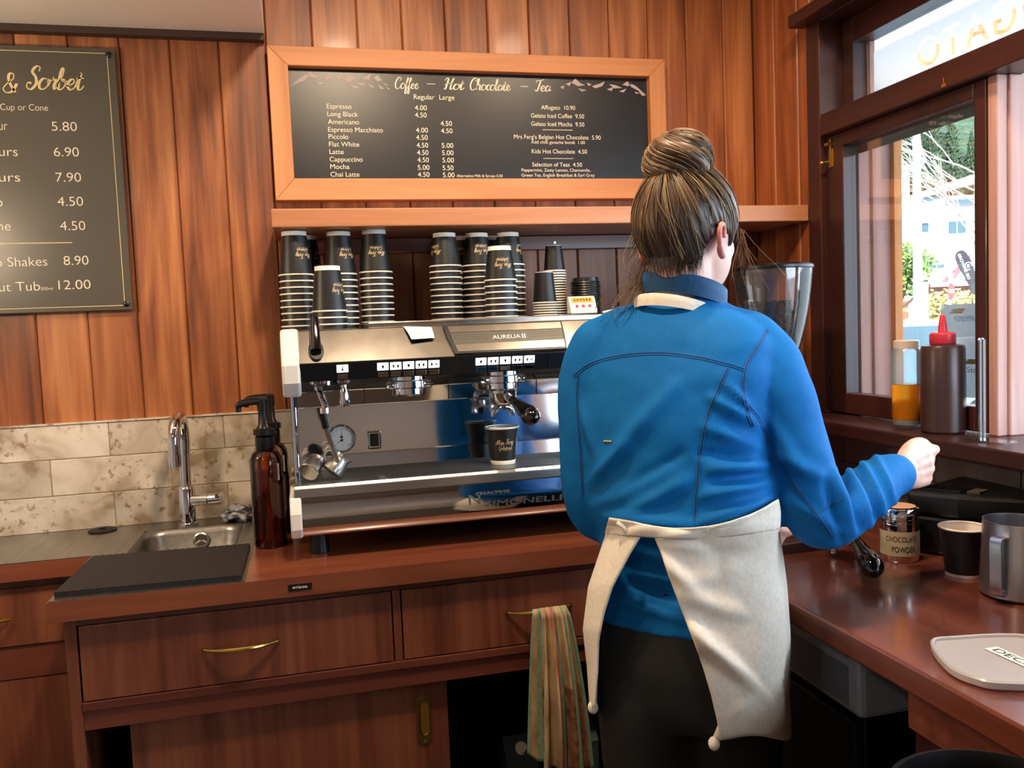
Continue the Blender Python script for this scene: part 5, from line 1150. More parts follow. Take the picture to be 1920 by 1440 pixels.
def house(name, lab, u0, u1, vt, vb, t, m_='stucco', cat='building', depth=2.2):
    a, b = pt(u0, vb, t), pt(u1, vb, t); top = pt(u0, vt, t).z
    h = thing(name, lab, cat, (a.x, a.y, GZ), fz)
    w = (b - a).to_2d().length
    MB().box((0, 0, 0), (w, depth, top - GZ)).build('wall', m_, h, local=True)
    return h, w, top - GZ, a
S = 1.0
h1, w, H, a = house('building', 'white two-storey building with dark windows across the street', 1600, 1860, 398, 640, 36, depth=1.9)
for u0, u1, v0, v1 in ((1652, 1668, 421, 441), (1703, 1734, 418, 440), (1768, 1803, 414, 442), (1735, 1766, 494, 506)):
    p, q = pt(u0, v1, 36), pt(u1, v0, 36); x_ = (p - a).dot(side); x2 = (q - a).dot(side)
    f_ = MB().box((x_, -0.06, p.z - GZ), (x2, 0.02, q.z - GZ)).build('window', 'sign_white', h1, local=True)
    MB().box((x_ + 0.05, -0.09, p.z - GZ + 0.05), ((x_ + x2) / 2 - 0.03, -0.065, q.z - GZ - 0.05)).box(((x_ + x2) / 2 + 0.03, -0.09, p.z - GZ + 0.05), (x2 - 0.05, -0.065, q.z - GZ - 0.05)).build('pane', 'window_dark', f_, local=True)
x_ = (pt(1666, 398, 36) - a).dot(side); x2 = (pt(1745, 398, 36) - a).dot(side)
rf = MB().prism([(x_, -0.8, H - 0.15), (x2 + 0.4, -0.8, H - 0.15), (x2 - 0.3, 1.6, H + 0.45), (x_, 1.6, H + 0.45)], (0, 0, 0.06))
for k in range(14): xx = x_ + (x2 - x_) * k / 14; rf.tube([(xx, -0.8, H - 0.08), (xx, 1.6, H + 0.52)], 0.03, 6)
rf.build('corrugated_roof', 'roof_white', h1, local=True)
h2, w, H, a = house('building', 'pale house with a grey hipped roof up the slope', 1600, 1708, 326, 640, 45, depth=4)
MB().prism([(-0.5, -0.5, H), (w + 0.4, -0.5, H), (w - 1.0, 3, H + 0.85), (-0.5, 3, H + 0.85)], (0, 0, 0.08)).box((-0.5, -0.5, H - 0.1), (w + 0.4, 4.2, H)).build('roof', 'roof_grey', h2, local=True)
MB().box((0, -0.3, H - 1.35), (w - 0.3, -0.05, H - 1.25)).box((0, -0.2, H - 2.2), (w - 0.4, -0.05, H - 2.1)).build('balcony_slab', 'roof_grey', h2, local=True)
h3, w, H, a = house('building', 'blue-grey building with a white scalloped roof edge across the street', 1716, 1870, 372, 640, 40.5, 'roof_grey', depth=2.2)
mb = MB()
for k in range(26): xx = -0.3 + k * w / 25; mb.box((xx, -0.5, H - 0.14 + k * 0.045), (xx + w / 30, -0.3, H + 0.05 + k * 0.045))
mb.prism([(-0.3, -0.35, H - 0.1), (w + 0.3, -0.35, H - 0.1 + 1.17), (w + 0.3, -0.35, H - 0.35 + 1.17), (-0.3, -0.35, H - 0.2)], (0, 2.4, 0)); mb.build('roof_edge', 'roof_white', h3, local=True)
MB().box((1.5, -0.05, H - 0.75), (w, 0.0, H - 0.2)).build('window', 'window_dark', h3, local=True)
# street pole, tree, sign posts
pb = pt(1722, 640, 14); ptp = pt(1712, 200, 14)
lp = thing('street_pole', 'tall grey street pole seen through the lower pane', 'pole', (pb.x, pb.y, GZ))
MB().tube([(pb.x, pb.y, GZ), (pb.x, pb.y, 1.5), (pb.x - 0.01, pb.y, ptp.z + 1)], [0.085, 0.075, 0.045], 14).build('shaft', 'pole_grey', lp, smooth=True)
MB().tube([(pb.x, pb.y, 0.5), (pb.x, pb.y, 0.53)], 0.095, 14).build('band', 'dark_metal', lp)
MB().tube(cr([(pb.x, pb.y, pt(1712, 258, 14).z), (pb.x - 0.25, pb.y + 0.02, pt(1712, 240, 14).z), (pb.x - 0.45, pb.y, pt(1712, 225, 14).z)], 5), 0.03, 8).build('lamp_arm', 'pole_grey', lp, smooth=True)
def leafy(name, lab, cat, c_, r, m_, n_, lf, trunk=None, grp=None):
    t = thing(name, lab, cat, (c_[0], c_[1], GZ), group=grp)
    rl = random.Random(int(c_[0] * 100)); mb = MB()
    for k in range(n_):
        d = Vector((rl.gauss(0, 1), rl.gauss(0, 1), rl.gauss(0, 1))).normalized() * (rl.random() ** 0.4)
        bump = 1 + 0.45 * noise.noise(d * 2.2 + Vector(c_))
        p = Vector(c_) + Vector((d.x * r[0], d.y * r[1], d.z * r[2])) * bump
        a = Vector((rl.gauss(0, 1), rl.gauss(0, 1), rl.gauss(0, 1))).normalized(); b = a.orthogonal()
        s = lf * rl.uniform(0.6, 1.3)
        mb._a([p - a * s, p + b * s * 0.5, p + a * s, p - b * s * 0.5], [(0, 1, 2, 3)])
    mb.build('foliage', m_, t)
    if trunk:
        tb = MB()
        for q, rad in trunk: tb.tube(q, rad, 7)
        tb.build('trunk', 'bark', t, smooth=True)
    return t
tc = pt(1688, 500, 17)
tb0 = pt(1660, 640, 17)
leafy('street_tree', 'leafy green street tree beyond the lower pane', 'tree', tuple(tc), (0.62, 0.6, 0.5), 'leaf_green', 2600, 0.055, [(cr([(tb0.x, tb0.y, GZ), pt(1664, 600, 17), pt(1690, 560, 17), pt(1700, 520, 17)], 4), 0.05), ([pt(1672, 585, 17), pt(1700, 570, 16.8), pt(1728, 545, 16.6)], 0.03)])
hc_ = pt(1780, 585, 24)
leafy('hedge', 'dry yellowish hedge behind the road sign', 'hedge', tuple(hc_), (1.6, 0.6, 0.65), 'dry_leaf', 2400, 0.07)
bt = thing('bare_tree', 'bare winter tree with pale twigs in front of the hillside', 'tree', tuple(pt(1860, 640, 26)))
mb = MB(); rt_ = random.Random(21)
def branch(p, d, l, r, k):
    q = p + d * l; m2 = p + d * l * 0.5 + Vector((rt_.uniform(-1, 1), rt_.uniform(-1, 1), rt_.uniform(-1, 1))) * l * 0.06
    mb.tube([p, m2, q], [r, r * 0.85, r * 0.7], 5)
    if k > 0:
        for _ in range(3 if k > 1 else 4):
            nd = (d + side * rt_.uniform(-0.9, 0.35) + Vector((0, 0, rt_.uniform(-0.25, 0.55)))).normalized(); branch(p + d * l * rt_.uniform(0.55, 1.0), nd, l * rt_.uniform(0.5, 0.75), r * 0.6, k - 1)
b0 = Vector(pt(1850, 640, 26)); b0.z = GZ
branch(b0, (Vector((0, 0, 1)) - side * 0.05).normalized(), 5.6, 0.085, 0)
for k in range(6): branch(b0 + Vector((0, 0, 3.0 + 0.5 * k)), (-side * (0.5 + 0.15 * k) + Vector((0, 0, 0.8 - 0.05 * k))).normalized(), 1.7, 0.035, 3)
mb.build('branches', 'bark_pale', bt, smooth=True)
# no entry sign with the back of a triangular sign above
sp_ = pt(1783, 546, 20)
ns = thing('road_sign', 'red no entry road sign below a pale triangular sign', 'road sign', (sp_.x, sp_.y, GZ), fz + 0.75)
zz = sp_.z - GZ
MB().tube([(0, 0.03, 0), (0, 0.03, zz + 0.35)], 0.03, 10).build('post', 'pole_grey', ns, local=True)
MB().lathe([(0.19, 0), (0.19, 0.012)], (0, 0, zz), 32, (0, -1, 0)).build('disc', 'sign_red', ns, local=True)
dk = MB().box((-0.15, -0.0145, zz - 0.045), (0.15, -0.0125, zz + 0.045)).build('bar', 'sign_white', ns, local=True)
mb = MB(); text_mesh(mb, 'NO ENTRY', (0, -0.0147, zz - 0.025), X, Z, 0.05, width=0.25, centre=True); mb.build('bar_lettering', 'black_matt', ns, local=True)
MB().prism([(-0.21, 0.0, zz + 0.42), (0, 0.0, zz + 0.02 + 0.05), (0.21, 0.0, zz + 0.42)], (0, 0.01, 0)).build('triangle', 'sign_blue', ns, local=True)
bp2 = pt(1735, 585, 19)
wp_ = thing('sign_post', 'slim white post with blue marks beside the street pole', 'post', (bp2.x, bp2.y, GZ))
MB().box((bp2.x - 0.04, bp2.y - 0.03, GZ), (bp2.x + 0.05, bp2.y + 0.03, pt(1735, 532, 19).z)).build('post', 'sign_white', wp_)
for v in (552, 565, 578): z_ = pt(1735, v, 19).z; bx((bp2.x - 0.03, bp2.y - 0.033, z_), (bp2.x + 0.03, bp2.y - 0.0305, z_ + 0.07)).build('blue_mark', 'sign_blue', wp_)
# feather banner
bf = pt(1800, 545, 15)
fb = thing('feather_banner', 'black feather banner flag with white lettering in the street', 'banner', (bf.x, bf.y, GZ), fz)
def bl(u, v): p = pt(u, v, 15) - Vector((bf.x, bf.y, GZ)); return (p.dot(side), p.z)
ol_ = [bl(*q) for q in cr([(1789, 478), (1797, 470), (1808, 473), (1820, 492), (1829, 520), (1828, 552), (1819, 540), (1808, 520), (1798, 505), (1791, 490)], 3, True)]
MB().prism([(x, 0.0, z) for x, z in ol_], (0, 0.01, 0)).build('flag', 'banner_black', fb, local=True)
MB().tube([(bl(1824, 640)[0], 0.006, 0), (bl(1824, 560)[0], 0.006, bl(1824, 560)[1])], 0.012, 8).build('pole', 'dark_metal', fb, local=True)
mb = MB()
ta, tb_ = bl(1793, 478), bl(1812, 520); dx_ = Vector((tb_[0] - ta[0], 0, tb_[1] - ta[1])); text_mesh(mb, 'BROWNS SKI', (ta[0], 0, ta[1]), dx_, Vector((-dx_.z, 0, dx_.x)), 0.05, width=dx_.length * 1.1, lift=0.0015)
cB = bl(1814, 499)
for k in range(20):
    a, b_ = 2 * PI * k / 24, 2 * PI * (k + 1) / 24
    mb._a([(cB[0] + r * math.cos(q), -0.001, cB[1] + r * math.sin(q)) for r, q in ((0.06, a), (0.072, a), (0.072, b_), (0.06, b_))], [(0, 1, 2, 3)])
text_mesh(mb, 'B', (cB[0], 0, cB[1] - 0.03), X, Z, 0.06, centre=True, lift=0.001)
mb.build('flag_lettering', 'sign_white', fb, local=True)
# red and white canopy with boarded wall
ca = pt(1745, 530, 27); cbz = pt(1930, 530, 27)
cn = thing('market_canopy', 'red and white striped canopy over a boarded stall', 'canopy', (ca.x, ca.y, GZ), fz)
w = (cbz - ca).to_2d().length; zb2 = ca.z - GZ; zt2 = pt(1835, 468, 27).z - GZ
for k in range(9):
    u0, u1 = k / 9, (k + 1) / 9
    MB().prism([(u0 * w, 0, zb2), (u1 * w, 0, zb2), (1.7 + 0.75 * u1 * w, 1.2, zt2), (1.7 + 0.75 * u0 * w, 1.2, zt2)], (0, 0, 0.02)).build('stripe', 'canvas_red' if k % 2 else 'canvas_white', cn, local=True)
MB().box((0.05, 0.6, 0), (w, 0.7, zb2)).build('boarded_wall', 'fence_wood', cn, local=True)
MB().box((0, -0.01, zb2 - 0.14), (w, 0.01, zb2)).build('valance', 'canvas_white', cn, local=True)
qb = pt(1900, 512, 26.5)
MB().box((w * 0.82, -0.03, zb2 - 0.02), (w * 1.0, -0.015, zb2 + 0.5)).build('shop_sign', 'sign_white', cn, local=True)
mb = MB()
for i, s in enumerate(('SKI & BOARD', 'SHOP', 'RENTAL')): text_mesh(mb, s, (w * 0.83, -0.032, zb2 + 0.36 - i * 0.16), X, Z, 0.10, width=0.11 * len(s) * 0.55)
mb.build('shop_lettering', 'roof_grey', cn, local=True)
gt = pt(1688, 625, 22)
gs = thing('garden_gate', 'dark slatted garden gate under the street tree', 'gate', (gt.x, gt.y, GZ), fz)
mb = MB()
zg = pt(1688, 562, 22).z - GZ
for k in range(7): mb.box((-0.28, 0, 0.05 + k * zg / 7), (0.22, 0.04, 0.05 + (k + 0.7) * zg / 7))
mb.build('slats', 'fence_wood', gs, local=True)
MB().box((-0.33, -0.01, 0), (-0.28, 0.05, zg + 0.05)).build('post', 'bark', gs, local=True); MB().box((0.22, -0.01, 0), (0.5, 0.05, zg + 0.2)).build('post', 'stucco', gs, local=True)
cp = pt(1680, 668, 10)
tbz = thing('parked_car', 'pale blue parked car seen low through the pane', 'car', (cp.x, cp.y, GZ), fz)
zc_ = cp.z - GZ
MB().prism([(-1.0, 0, 0.25), (-1.0, 0, zc_ - 0.05), (-0.55, 0, zc_ + 0.05), (-0.2, 0, zc_ + 0.4), (0.9, 0, zc_ + 0.4), (1.2, 0, zc_ + 0.05), (1.5, 0, zc_), (1.5, 0, 0.25)], (0, 1.5, 0)).build('bodywork', 'sign_blue', tbz, local=True, bevel=0.05)
MB().prism([(-0.15, -0.01, zc_ + 0.08), (-0.05, -0.01, zc_ + 0.34), (0.85, -0.01, zc_ + 0.34), (1.05, -0.01, zc_ + 0.08)], (0, 0.02, 0)).build('side_window', 'window_dark', tbz, local=True)
for x in (-0.6, 1.05): MB().lathe([(0.3, 0), (0.3, 0.18)], (x, -0.02, 0.3), 20, (0, 1, 0)).build('wheel', 'black_matt', tbz, local=True)
# ================================================================== tea towel
tw_ = thing('tea_towel', 'striped beige tea towel hanging over the right drawer handle', 'towel', (0.50, 1.80, 0.39))
noisy('towel_beige', (196, 168, 128), (150, 104, 72), 26, 0.95, stretch=(1, 1, 0.5), lo=0.4, hi=0.7, bump=0.1)
noisy('towel_stain', (168, 120, 84), (112, 66, 42), 40, 0.95, lo=0.4, hi=0.65, bump=0.1)
noisy('towel_red', (190, 44, 44), (170, 60, 56), 60, 0.95); noisy('towel_green', (108, 146, 122), (140, 160, 132), 60, 0.95)
def towel(name, xa0, xb0, xa1, xb1, z1, ytop, amp, stripes, sag, seed, back=True):
    nu_, nv_ = 72, 44; mb = MB()
    rows = []
    if back: rows += [(-0.10, 1), (-0.05, 1), (-0.02, 1)]
    rows += [(i / nv_, 0) for i in range(nv_ + 1)]
    for r, bk in rows:
        for i in range(nu_ + 1):
            u = i / nu_; rr_ = abs(r)
            xa, xb = xa0 + (xa1 - xa0) * rr_ ** 0.8, xb0 + (xb1 - xb0) * rr_ ** 0.8
            ph = u * PI * 2 * 3.2 + 0.8 * math.sin(3 * u + seed)
            f = math.sin(ph) * amp * (0.35 + 0.65 * min(1, rr_ * 1.6)) + 0.3 * amp * math.sin(2.3 * ph + 4 * rr_)
            if bk: mb.v.append((xa + (xb - xa) * u, 1.812 + (0.006 if r > -0.03 else 0.009), 0.7665 + r * 0.35))
            else:
                y = ytop - f - sag * math.sin(PI * min(1, rr_)) ; z = 0.768 - rr_ * (0.768 - z1) + 0.012 * rr_ * math.sin(u * 5 + seed)
                if r == 0: y = 1.799; z = 0.7715
                mb.v.append((xa + (xb - xa) * u, min(y, 1.7945) if r > 0 else y, z))
    for j in range(len(rows) - 1):
        for i in range(nu_):
            a = j * (nu_ + 1) + i; mb.f.append((a, a + 1, a + nu_ + 2, a + nu_ + 1))
            u = (i + 0.5) / nu_; k = 0
            for lo, hi, m_ in stripes:
                if lo <= u < hi: k = m_
            if k == 0 and rows[j][0] > 0.45 and u > 0.42: k = 3
            mb.m.append(k)
    return mb.build(name, ['towel_beige', 'towel_red', 'towel_green', 'towel_stain'], tw_, smooth=True, angle=0, solid=0.002)
towel('front_fold', 0.478, 0.540, 0.470, 0.588, 0.397, 1.785, 0.011, [(0.0, 0.02, 2), (0.36, 0.375, 1), (0.385, 0.41, 1), (0.43, 0.53, 2), (0.62, 0.63, 1), (0.72, 0.83, 2), (0.90, 0.91, 1), (0.95, 1.0, 2)], 0.012, 1.0)
towel('rear_fold', 0.462, 0.49, 0.436, 0.50, 0.435, 1.806, 0.004, [(0.0, 0.12, 2), (0.38, 0.6, 2), (0.68, 0.76, 1)], 0.0, 2.0, False)

# ================================================================== the barista
def az(deg): a = math.radians(deg); return Vector((math.sin(a), math.cos(a), 0)), Vector((math.cos(a), -math.sin(a), 0))
TF, TR = az(46)                                       # torso: facing, her right
DEL = math.acos(max(-1, min(1, TR.dot(Vector((RT.x, RT.y, 0)).normalized()))))
def tring(v, uL, uR, t, b, n=40, k=1.0, tilt=0.0):
    hw = (uR - uL) / 2 * t / FPX * k; bb = b * k
    a = math.sqrt(max(1e-6, hw * hw - (bb * math.sin(DEL)) ** 2)) / math.cos(DEL)
    c = pt((uL + uR) / 2, v, t); P = []
    for i in range(n):
        q = 2 * PI * i / n; ca, sa = math.cos(q), math.sin(q); ex = 0.86
        x_, y_ = math.copysign(abs(ca) ** ex, ca) * a, math.copysign(abs(sa) ** ex, sa) * bb
        P.append(c + TR * x_ + TF * y_ + Vector((0, 0, tilt * x_)))
    return P
def remesh(o, vox, smooth=4, fac=0.6, it2=0):
    md = o.modifiers.new('r', 'REMESH'); md.mode = 'VOXEL'; md.voxel_size = vox
    ms = o.modifiers.new('s', 'SMOOTH'); ms.factor = fac; ms.iterations = smooth
    dg = bpy.context.evaluated_depsgraph_get(); me = bpy.data.meshes.new_from_object(o.evaluated_get(dg))
    o.modifiers.clear(); old = o.data; nm = old.name; mats_ = list(old.materials); o.data = me
    me.materials.clear()
    for q in mats_: me.materials.append(q)
    for p in me.polygons: p.use_smooth = True; p.material_index = 0
    bpy.data.meshes.remove(old); me.name = nm
    return o
def project(P):
    d = P - EYE; t = d.dot(FW); return 960 + FPX * d.dot(RT) / t, 720 - FPX * d.dot(UP) / t, t
def displace(o, fn):
    me = o.data; nm = [v.normal.copy() for v in me.vertices]
    for v, n_ in zip(me.vertices, nm): v.co = v.co + n_ * fn(v.co, n_)
    me.update()
def ridge(u, v, u0, v0, u1, v1, w):
    dx, dy = u1 - u0, v1 - v0; L2 = dx * dx + dy * dy
    s = ((u - u0) * dx + (v - v0) * dy) / L2
    s2 = max(0, min(1, s)); px, py = u0 + dx * s2, v0 + dy * s2
    d2 = ((u - px) ** 2 + (v - py) ** 2) / (w * w)
    return math.exp(-d2) * (math.sin(PI * (0.12 + 0.76 * s2)) if 0 <= s <= 1 else 0.35 * math.exp(-d2))
fbase = pt(1292, 1250, 1.44)
man = thing('person', 'woman seen from behind, hair in a bun, in a blue fleece jacket and white apron', 'person', (fbase.x, fbase.y, 0))
TORSO = [(556, 1206, 1346, 1.455, 0.052), (572, 1192, 1356, 1.455, 0.062), (590, 1165, 1386, 1.455, 0.072), (612, 1135, 1412, 1.455, 0.085), (645, 1108, 1436, 1.455, 0.099), (700, 1092, 1440, 1.45, 0.112), (780, 1092, 1426, 1.445, 0.118), (860, 1102, 1428, 1.44, 0.118), (920, 1110, 1440, 1.44, 0.122), (962, 1118, 1450, 1.44, 0.124), (995, 1136, 1440, 1.44, 0.112), (1050, 1130, 1440, 1.44, 0.114), (1110, 1120, 1446, 1.44, 0.118)]
HEM = [(1152, 1116, 1450, 1.44, 0.122)]
R_ARM = [(1400, 652, 1.425, .063), (1432, 690, 1.405, .063), (1456, 745, 1.39, .061), (1480, 820, 1.385, .057), (1508, 905, 1.385, .0555), (1532, 958, 1.388, .055), (1552, 968, 1.40, .053), (1592, 950, 1.445, .048), (1640, 912, 1.50, .0445), (1660, 898, 1.52, .042), (1676, 891, 1.535, .0405)]
L_ARM = [(1128, 655, 1.50, .058), (1106, 720, 1.50, .056), (1101, 800, 1.495, .052), (1104, 880, 1.495, .050), (1112, 945, 1.50, .048), (1135, 972, 1.53, .045), (1230, 985, 1.58, .040), (1310, 998, 1.62, .036), (1366, 1006, 1.635, .033)]
def arm(mb, A, k=1.0, dr=0.0):
    q = cr(A, 6); mb.tube([pt(a[0], a[1], a[2]) for a in q], [a[3] * k + dr for a in q], 20)
    for a in (A[0], A[-1]): mb.sphere(pt(a[0], a[1], a[2]), a[3] * k + dr, 18, 12)
# ---- skin: one continuous body (head, neck, trunk, arms, hands, legs)
HC = pt(1291, 420, 1.445); HF, HR = az(60); HU = Vector((0, 0, 1))
HF = (HF + Vector((0, 0, -0.12))).normalized(); HU = HR.cross(HF).normalized()
def hd(x, y, z): return HC + HR * x + HF * y + HU * z
def hell(mb, c, r, n=24, m=16):
    s = MB().sphere((0, 0, 0), 1.0, n, m); mb._a([hd(c[0] + v[0] * r[0], c[1] + v[1] * r[1], c[2] + v[2] * r[2]) for v in s.v], s.f)
bm_ = MB()
hell(bm_, (0, -0.006, 0.004), (0.071, 0.089, 0.092))
hell(bm_, (0, 0.034, -0.052), (0.055, 0.056, 0.070)); hell(bm_, (0, 0.058, -0.104), (0.024, 0.026, 0.020)); hell(bm_, (0, 0.03, -0.085), (0.046, 0.045, 0.035))
hell(bm_, (0, 0.093, -0.040), (0.013, 0.020, 0.012)); bm_.tube([hd(0, 0.082, -0.002), hd(0, 0.098, -0.034)], [0.008, 0.011], 10)
hell(bm_, (0, 0.084, -0.072), (0.021, 0.012, 0.006)); hell(bm_, (0, 0.082, -0.082), (0.018, 0.012, 0.006))
for s in (-1, 1):
    hell(bm_, (s * 0.030, 0.077, 0.006), (0.020, 0.010, 0.007)); hell(bm_, (s * 0.034, 0.054, -0.038), (0.020, 0.020, 0.022))
nb = pt(1276, 590, 1.455)
bm_.tube([hd(0, -0.02, -0.03), hd(0, -0.022, -0.08), nb + Vector((0, 0, 0.03)), nb - Vector((0, 0, 0.03))], [0.054, 0.051, 0.052, 0.06], 24)
bm_.rings([tring(*r, k=0.88) for r in TORSO + HEM + [(1220, 1116, 1452, 1.44, 0.122), (1290, 1130, 1446, 1.44, 0.110), (1320, 1150, 1436, 1.44, 0.09)]])
arm(bm_, R_ARM, 0.78); arm(bm_, L_ARM, 0.78)
# right hand: back of the hand to the viewer, fingers curled away, thumb along the top
def hand(mb, W, d, s, thumb_side, curl=1.0, sc_=1.0):
    d = d.normalized(); s = (s - d * s.dot(d)).normalized(); n = d.cross(s)
    if n.dot(FW) > 0: n = -n
    mb.tube([W - d * 0.04, W, W + d * 0.02], [0.025 * sc_] * 3, 14)
    for i, (o_, l, r) in enumerate(((-0.027, 0.074, 0.0125), (-0.009, 0.079, 0.0125), (0.009, 0.076, 0.0118), (0.026, 0.068, 0.0108))):
        K = W + (d * l + s * o_) * sc_
        mb.tube([W + s * o_ * 0.55 * sc_, W + (d * l * 0.5 + s * o_ * 0.85) * sc_ + n * 0.003, K], [0.0145 * sc_, 0.014 * sc_, r * sc_], 12)
        mb.sphere(K + n * 0.001, r * 1.04 * sc_, 14, 10)
        P = [K, K + (d * 0.030 - n * 0.014 * curl) * sc_, K + (d * 0.034 - n * 0.040 * curl) * sc_, K + (d * 0.012 - n * 0.054 * curl) * sc_]
        if i == 0: P = [K, K + (d * 0.036 - n * 0.004) * sc_, K + (d * 0.056 + s * 0.004 - n * 0.016) * sc_, K + (d * 0.062 + s * 0.006 - n * 0.036) * sc_]
        if i == 3: P = [K + (q - K) * 0.85 for q in P]
        q = cr([tuple(p) for p in P], 4); mb.tube(q, [r * 0.86 * sc_ * (1 - 0.16 * k / len(q)) for k in range(len(q))], 12)
        for z_ in (P[1], P[2], P[3]): mb.sphere(z_, r * 0.84 * sc_, 12, 8)
    T = [W + (d * 0.010 - s * 0.022) * sc_, W + (d * 0.040 - s * 0.040 - n * 0.006) * sc_, W + (d * 0.080 - s * 0.046 - n * 0.014) * sc_, W + (d * 0.112 - s * 0.038 - n * 0.022) * sc_]
    q = cr([tuple(p) for p in T], 4); mb.tube(q, [0.015 * sc_ - 0.005 * sc_ * k / len(q) for k in range(len(q))], 12); mb.sphere(T[3], 0.0098 * sc_, 12, 8)
    return T[3], d, s, n
WR = pt(1688, 889, 1.55)
thumb = hand(bm_, WR, pt(1738, 874, 1.585) - WR, -UP + RT * 0.12, 1, 1.0, 0.95)
WL = pt(1388, 1006, 1.64)
hand(bm_, WL, pt(1454, 1016, 1.66) - WL, -UP, 1, 0.8, 0.86)
LEGS = []
for cx, k in ((1212, 1), (1372, -1)):
    c = pt(cx, 1260, 1.44)
    LEGS.append([(c.x, c.y, 0.90, 0.070), (c.x, c.y, 0.76, 0.086), (c.x, c.y, 0.66, 0.080), (c.x + 0.002, c.y, 0.55, 0.072), (c.x, c.y + 0.008, 0.46, 0.060), (c.x, c.y, 0.34, 0.057), (c.x, c.y, 0.22, 0.048), (c.x, c.y, 0.08, 0.042)])
for l in LEGS: bm_.tube([q[:3] for q in l], [q[3] * 0.8 for q in l], 16)
body = bm_.build('body', 'skin', man); remesh(body, 0.0042, 3, 0.5)
for s in (-1, 1):
    ear = MB(); e0 = (s * 0.0685, -0.016, -0.038)
    def ep(y, z, x=0.0): y *= 0.8; z *= 0.8; return hd(e0[0] + s * (0.005 + 0.8 * x - 0.3 * y), e0[1] + y, e0[2] + z)
    rim_ = cr([(0.010, -0.030), (-0.004, -0.024), (-0.014, -0.004), (-0.018, 0.016), (-0.010, 0.030), (0.004, 0.032), (0.012, 0.022), (0.012, 0.008)], 5)
    ear.tube([ep(y, z, 0.004) for y, z in rim_], [0.0058] * 8 + [0.0042] * (len(rim_) - 8), 10)
    sph = MB().sphere((0, 0, 0), 1.0, 16, 10); ear._a([ep(0.002 + 0.014 * v[1], 0.001 + 0.028 * v[2], -0.001 + 0.004 * v[0]) for v in sph.v], sph.f)
    ear.build('ear', 'ear_skin', man, smooth=True, angle=0)
    e = hd(s * 0.030, 0.0675, -0.006); MB().sphere(e, 0.0105, 14, 10).build('eye', 'white_plastic', man, smooth=True); MB().sphere(e + HF * 0.0065, 0.0052, 12, 8).build('iris', 'dark_syrup', man, smooth=True)
# ---- hair
def hair_mat(name, dark, mid, light, rough=0.45):
    m = mat(name, mid, rough); b = m.node_tree.nodes['Principled BSDF']
    a = N(m, 'ShaderNodeAttribute', attribute_name='strand'); r = ramp(m, [(0.0, dark), (0.55, mid), (1.0, light)]); L(m, a, 'Fac', r, 0); L(m, r, 0, b, 'Base Color')
hair_mat('hair', (42, 30, 23), (66, 47, 35), (108, 82, 58))
hair_mat('hair_light', (84, 62, 44), (128, 100, 70), (188, 156, 112))
def strandattr(o, fn):
    at_ = o.data.attributes.new('strand', 'FLOAT', 'POINT')
    for i, v in enumerate(o.data.vertices): at_.data[i].value = fn(i, v.co)
BUN = Vector((0.002, -0.058, 0.080)); bun_dir = BUN.normalized()
bx_, by_ = bun_dir.orthogonal().normalized(), None; by_ = bun_dir.cross(bx_)
RADH = Vector((0.0765, 0.0950, 0.0950)); CH = Vector((0, -0.010, 0.004))
def scalp(th, ph, off=0.0):
    """th: angle away from the bun, ph: around it"""
    d = bun_dir * math.cos(th) + (bx_ * math.cos(ph) + by_ * math.sin(ph)) * math.sin(th)
    k = 1 / math.sqrt((d.x / (RADH.x + off)) ** 2 + (d.y / (RADH.y + off)) ** 2 + (d.z / (RADH.z + off)) ** 2)
    return CH + d * k
def hairline(ph):
    """how far the hair reaches from the bun in direction ph"""
    th = 0.2
    while th < 2.6:
        p = scalp(th, ph)
        face = p.y > 0.052 - 0.35 * max(0, p.z - 0.02) + (0.03 if p.z > 0.06 else 0)
        side = p.z < -0.022 and -0.024 < p.y < 0.030 or p.z < -0.04 and p.y > -0.03
        if p.z < -0.078 - 0.25 * max(0, p.y + 0.05) or face and p.z < 0.088 or side: break
        th += 0.02
    return th
hm_ = MB(); NP, NT = 220, 26; hl_ = [hairline(2 * PI * i / NP) for i in range(NP)]
hl_ = [sum(hl_[(i + k) % NP] for k in (-2, -1, 0, 1, 2)) / 5 for i in range(NP)]
rs = []; SV = []
for j in range(NT + 1):
    ring = []
    for i in range(NP):
        ph = 2 * PI * i / NP; th = 0.05 + (hl_[i] - 0.05) * j / NT
        g = noise.noise(Vector((math.cos(ph) * 9, math.sin(ph) * 9, 0.6 * th))) + 0.7 * noise.noise(Vector((math.cos(ph) * 26, math.sin(ph) * 26, 1.0 * th)))
        off = 0.0028 * g - (0.006 if j == NT else 0) + 0.004 * math.sin(PI * j / NT)
        p = scalp(th, ph, off); ring.append(hd(*p)); SV.append(0.5 + 0.55 * g - 0.16 * (p.z < -0.03))
    rs.append(ring)
hm_.rings(rs, cap=False)
hair = hm_.build('hair', 'hair', man, smooth=True, angle=0)
strandattr(hair, lambda i, c: SV[i])
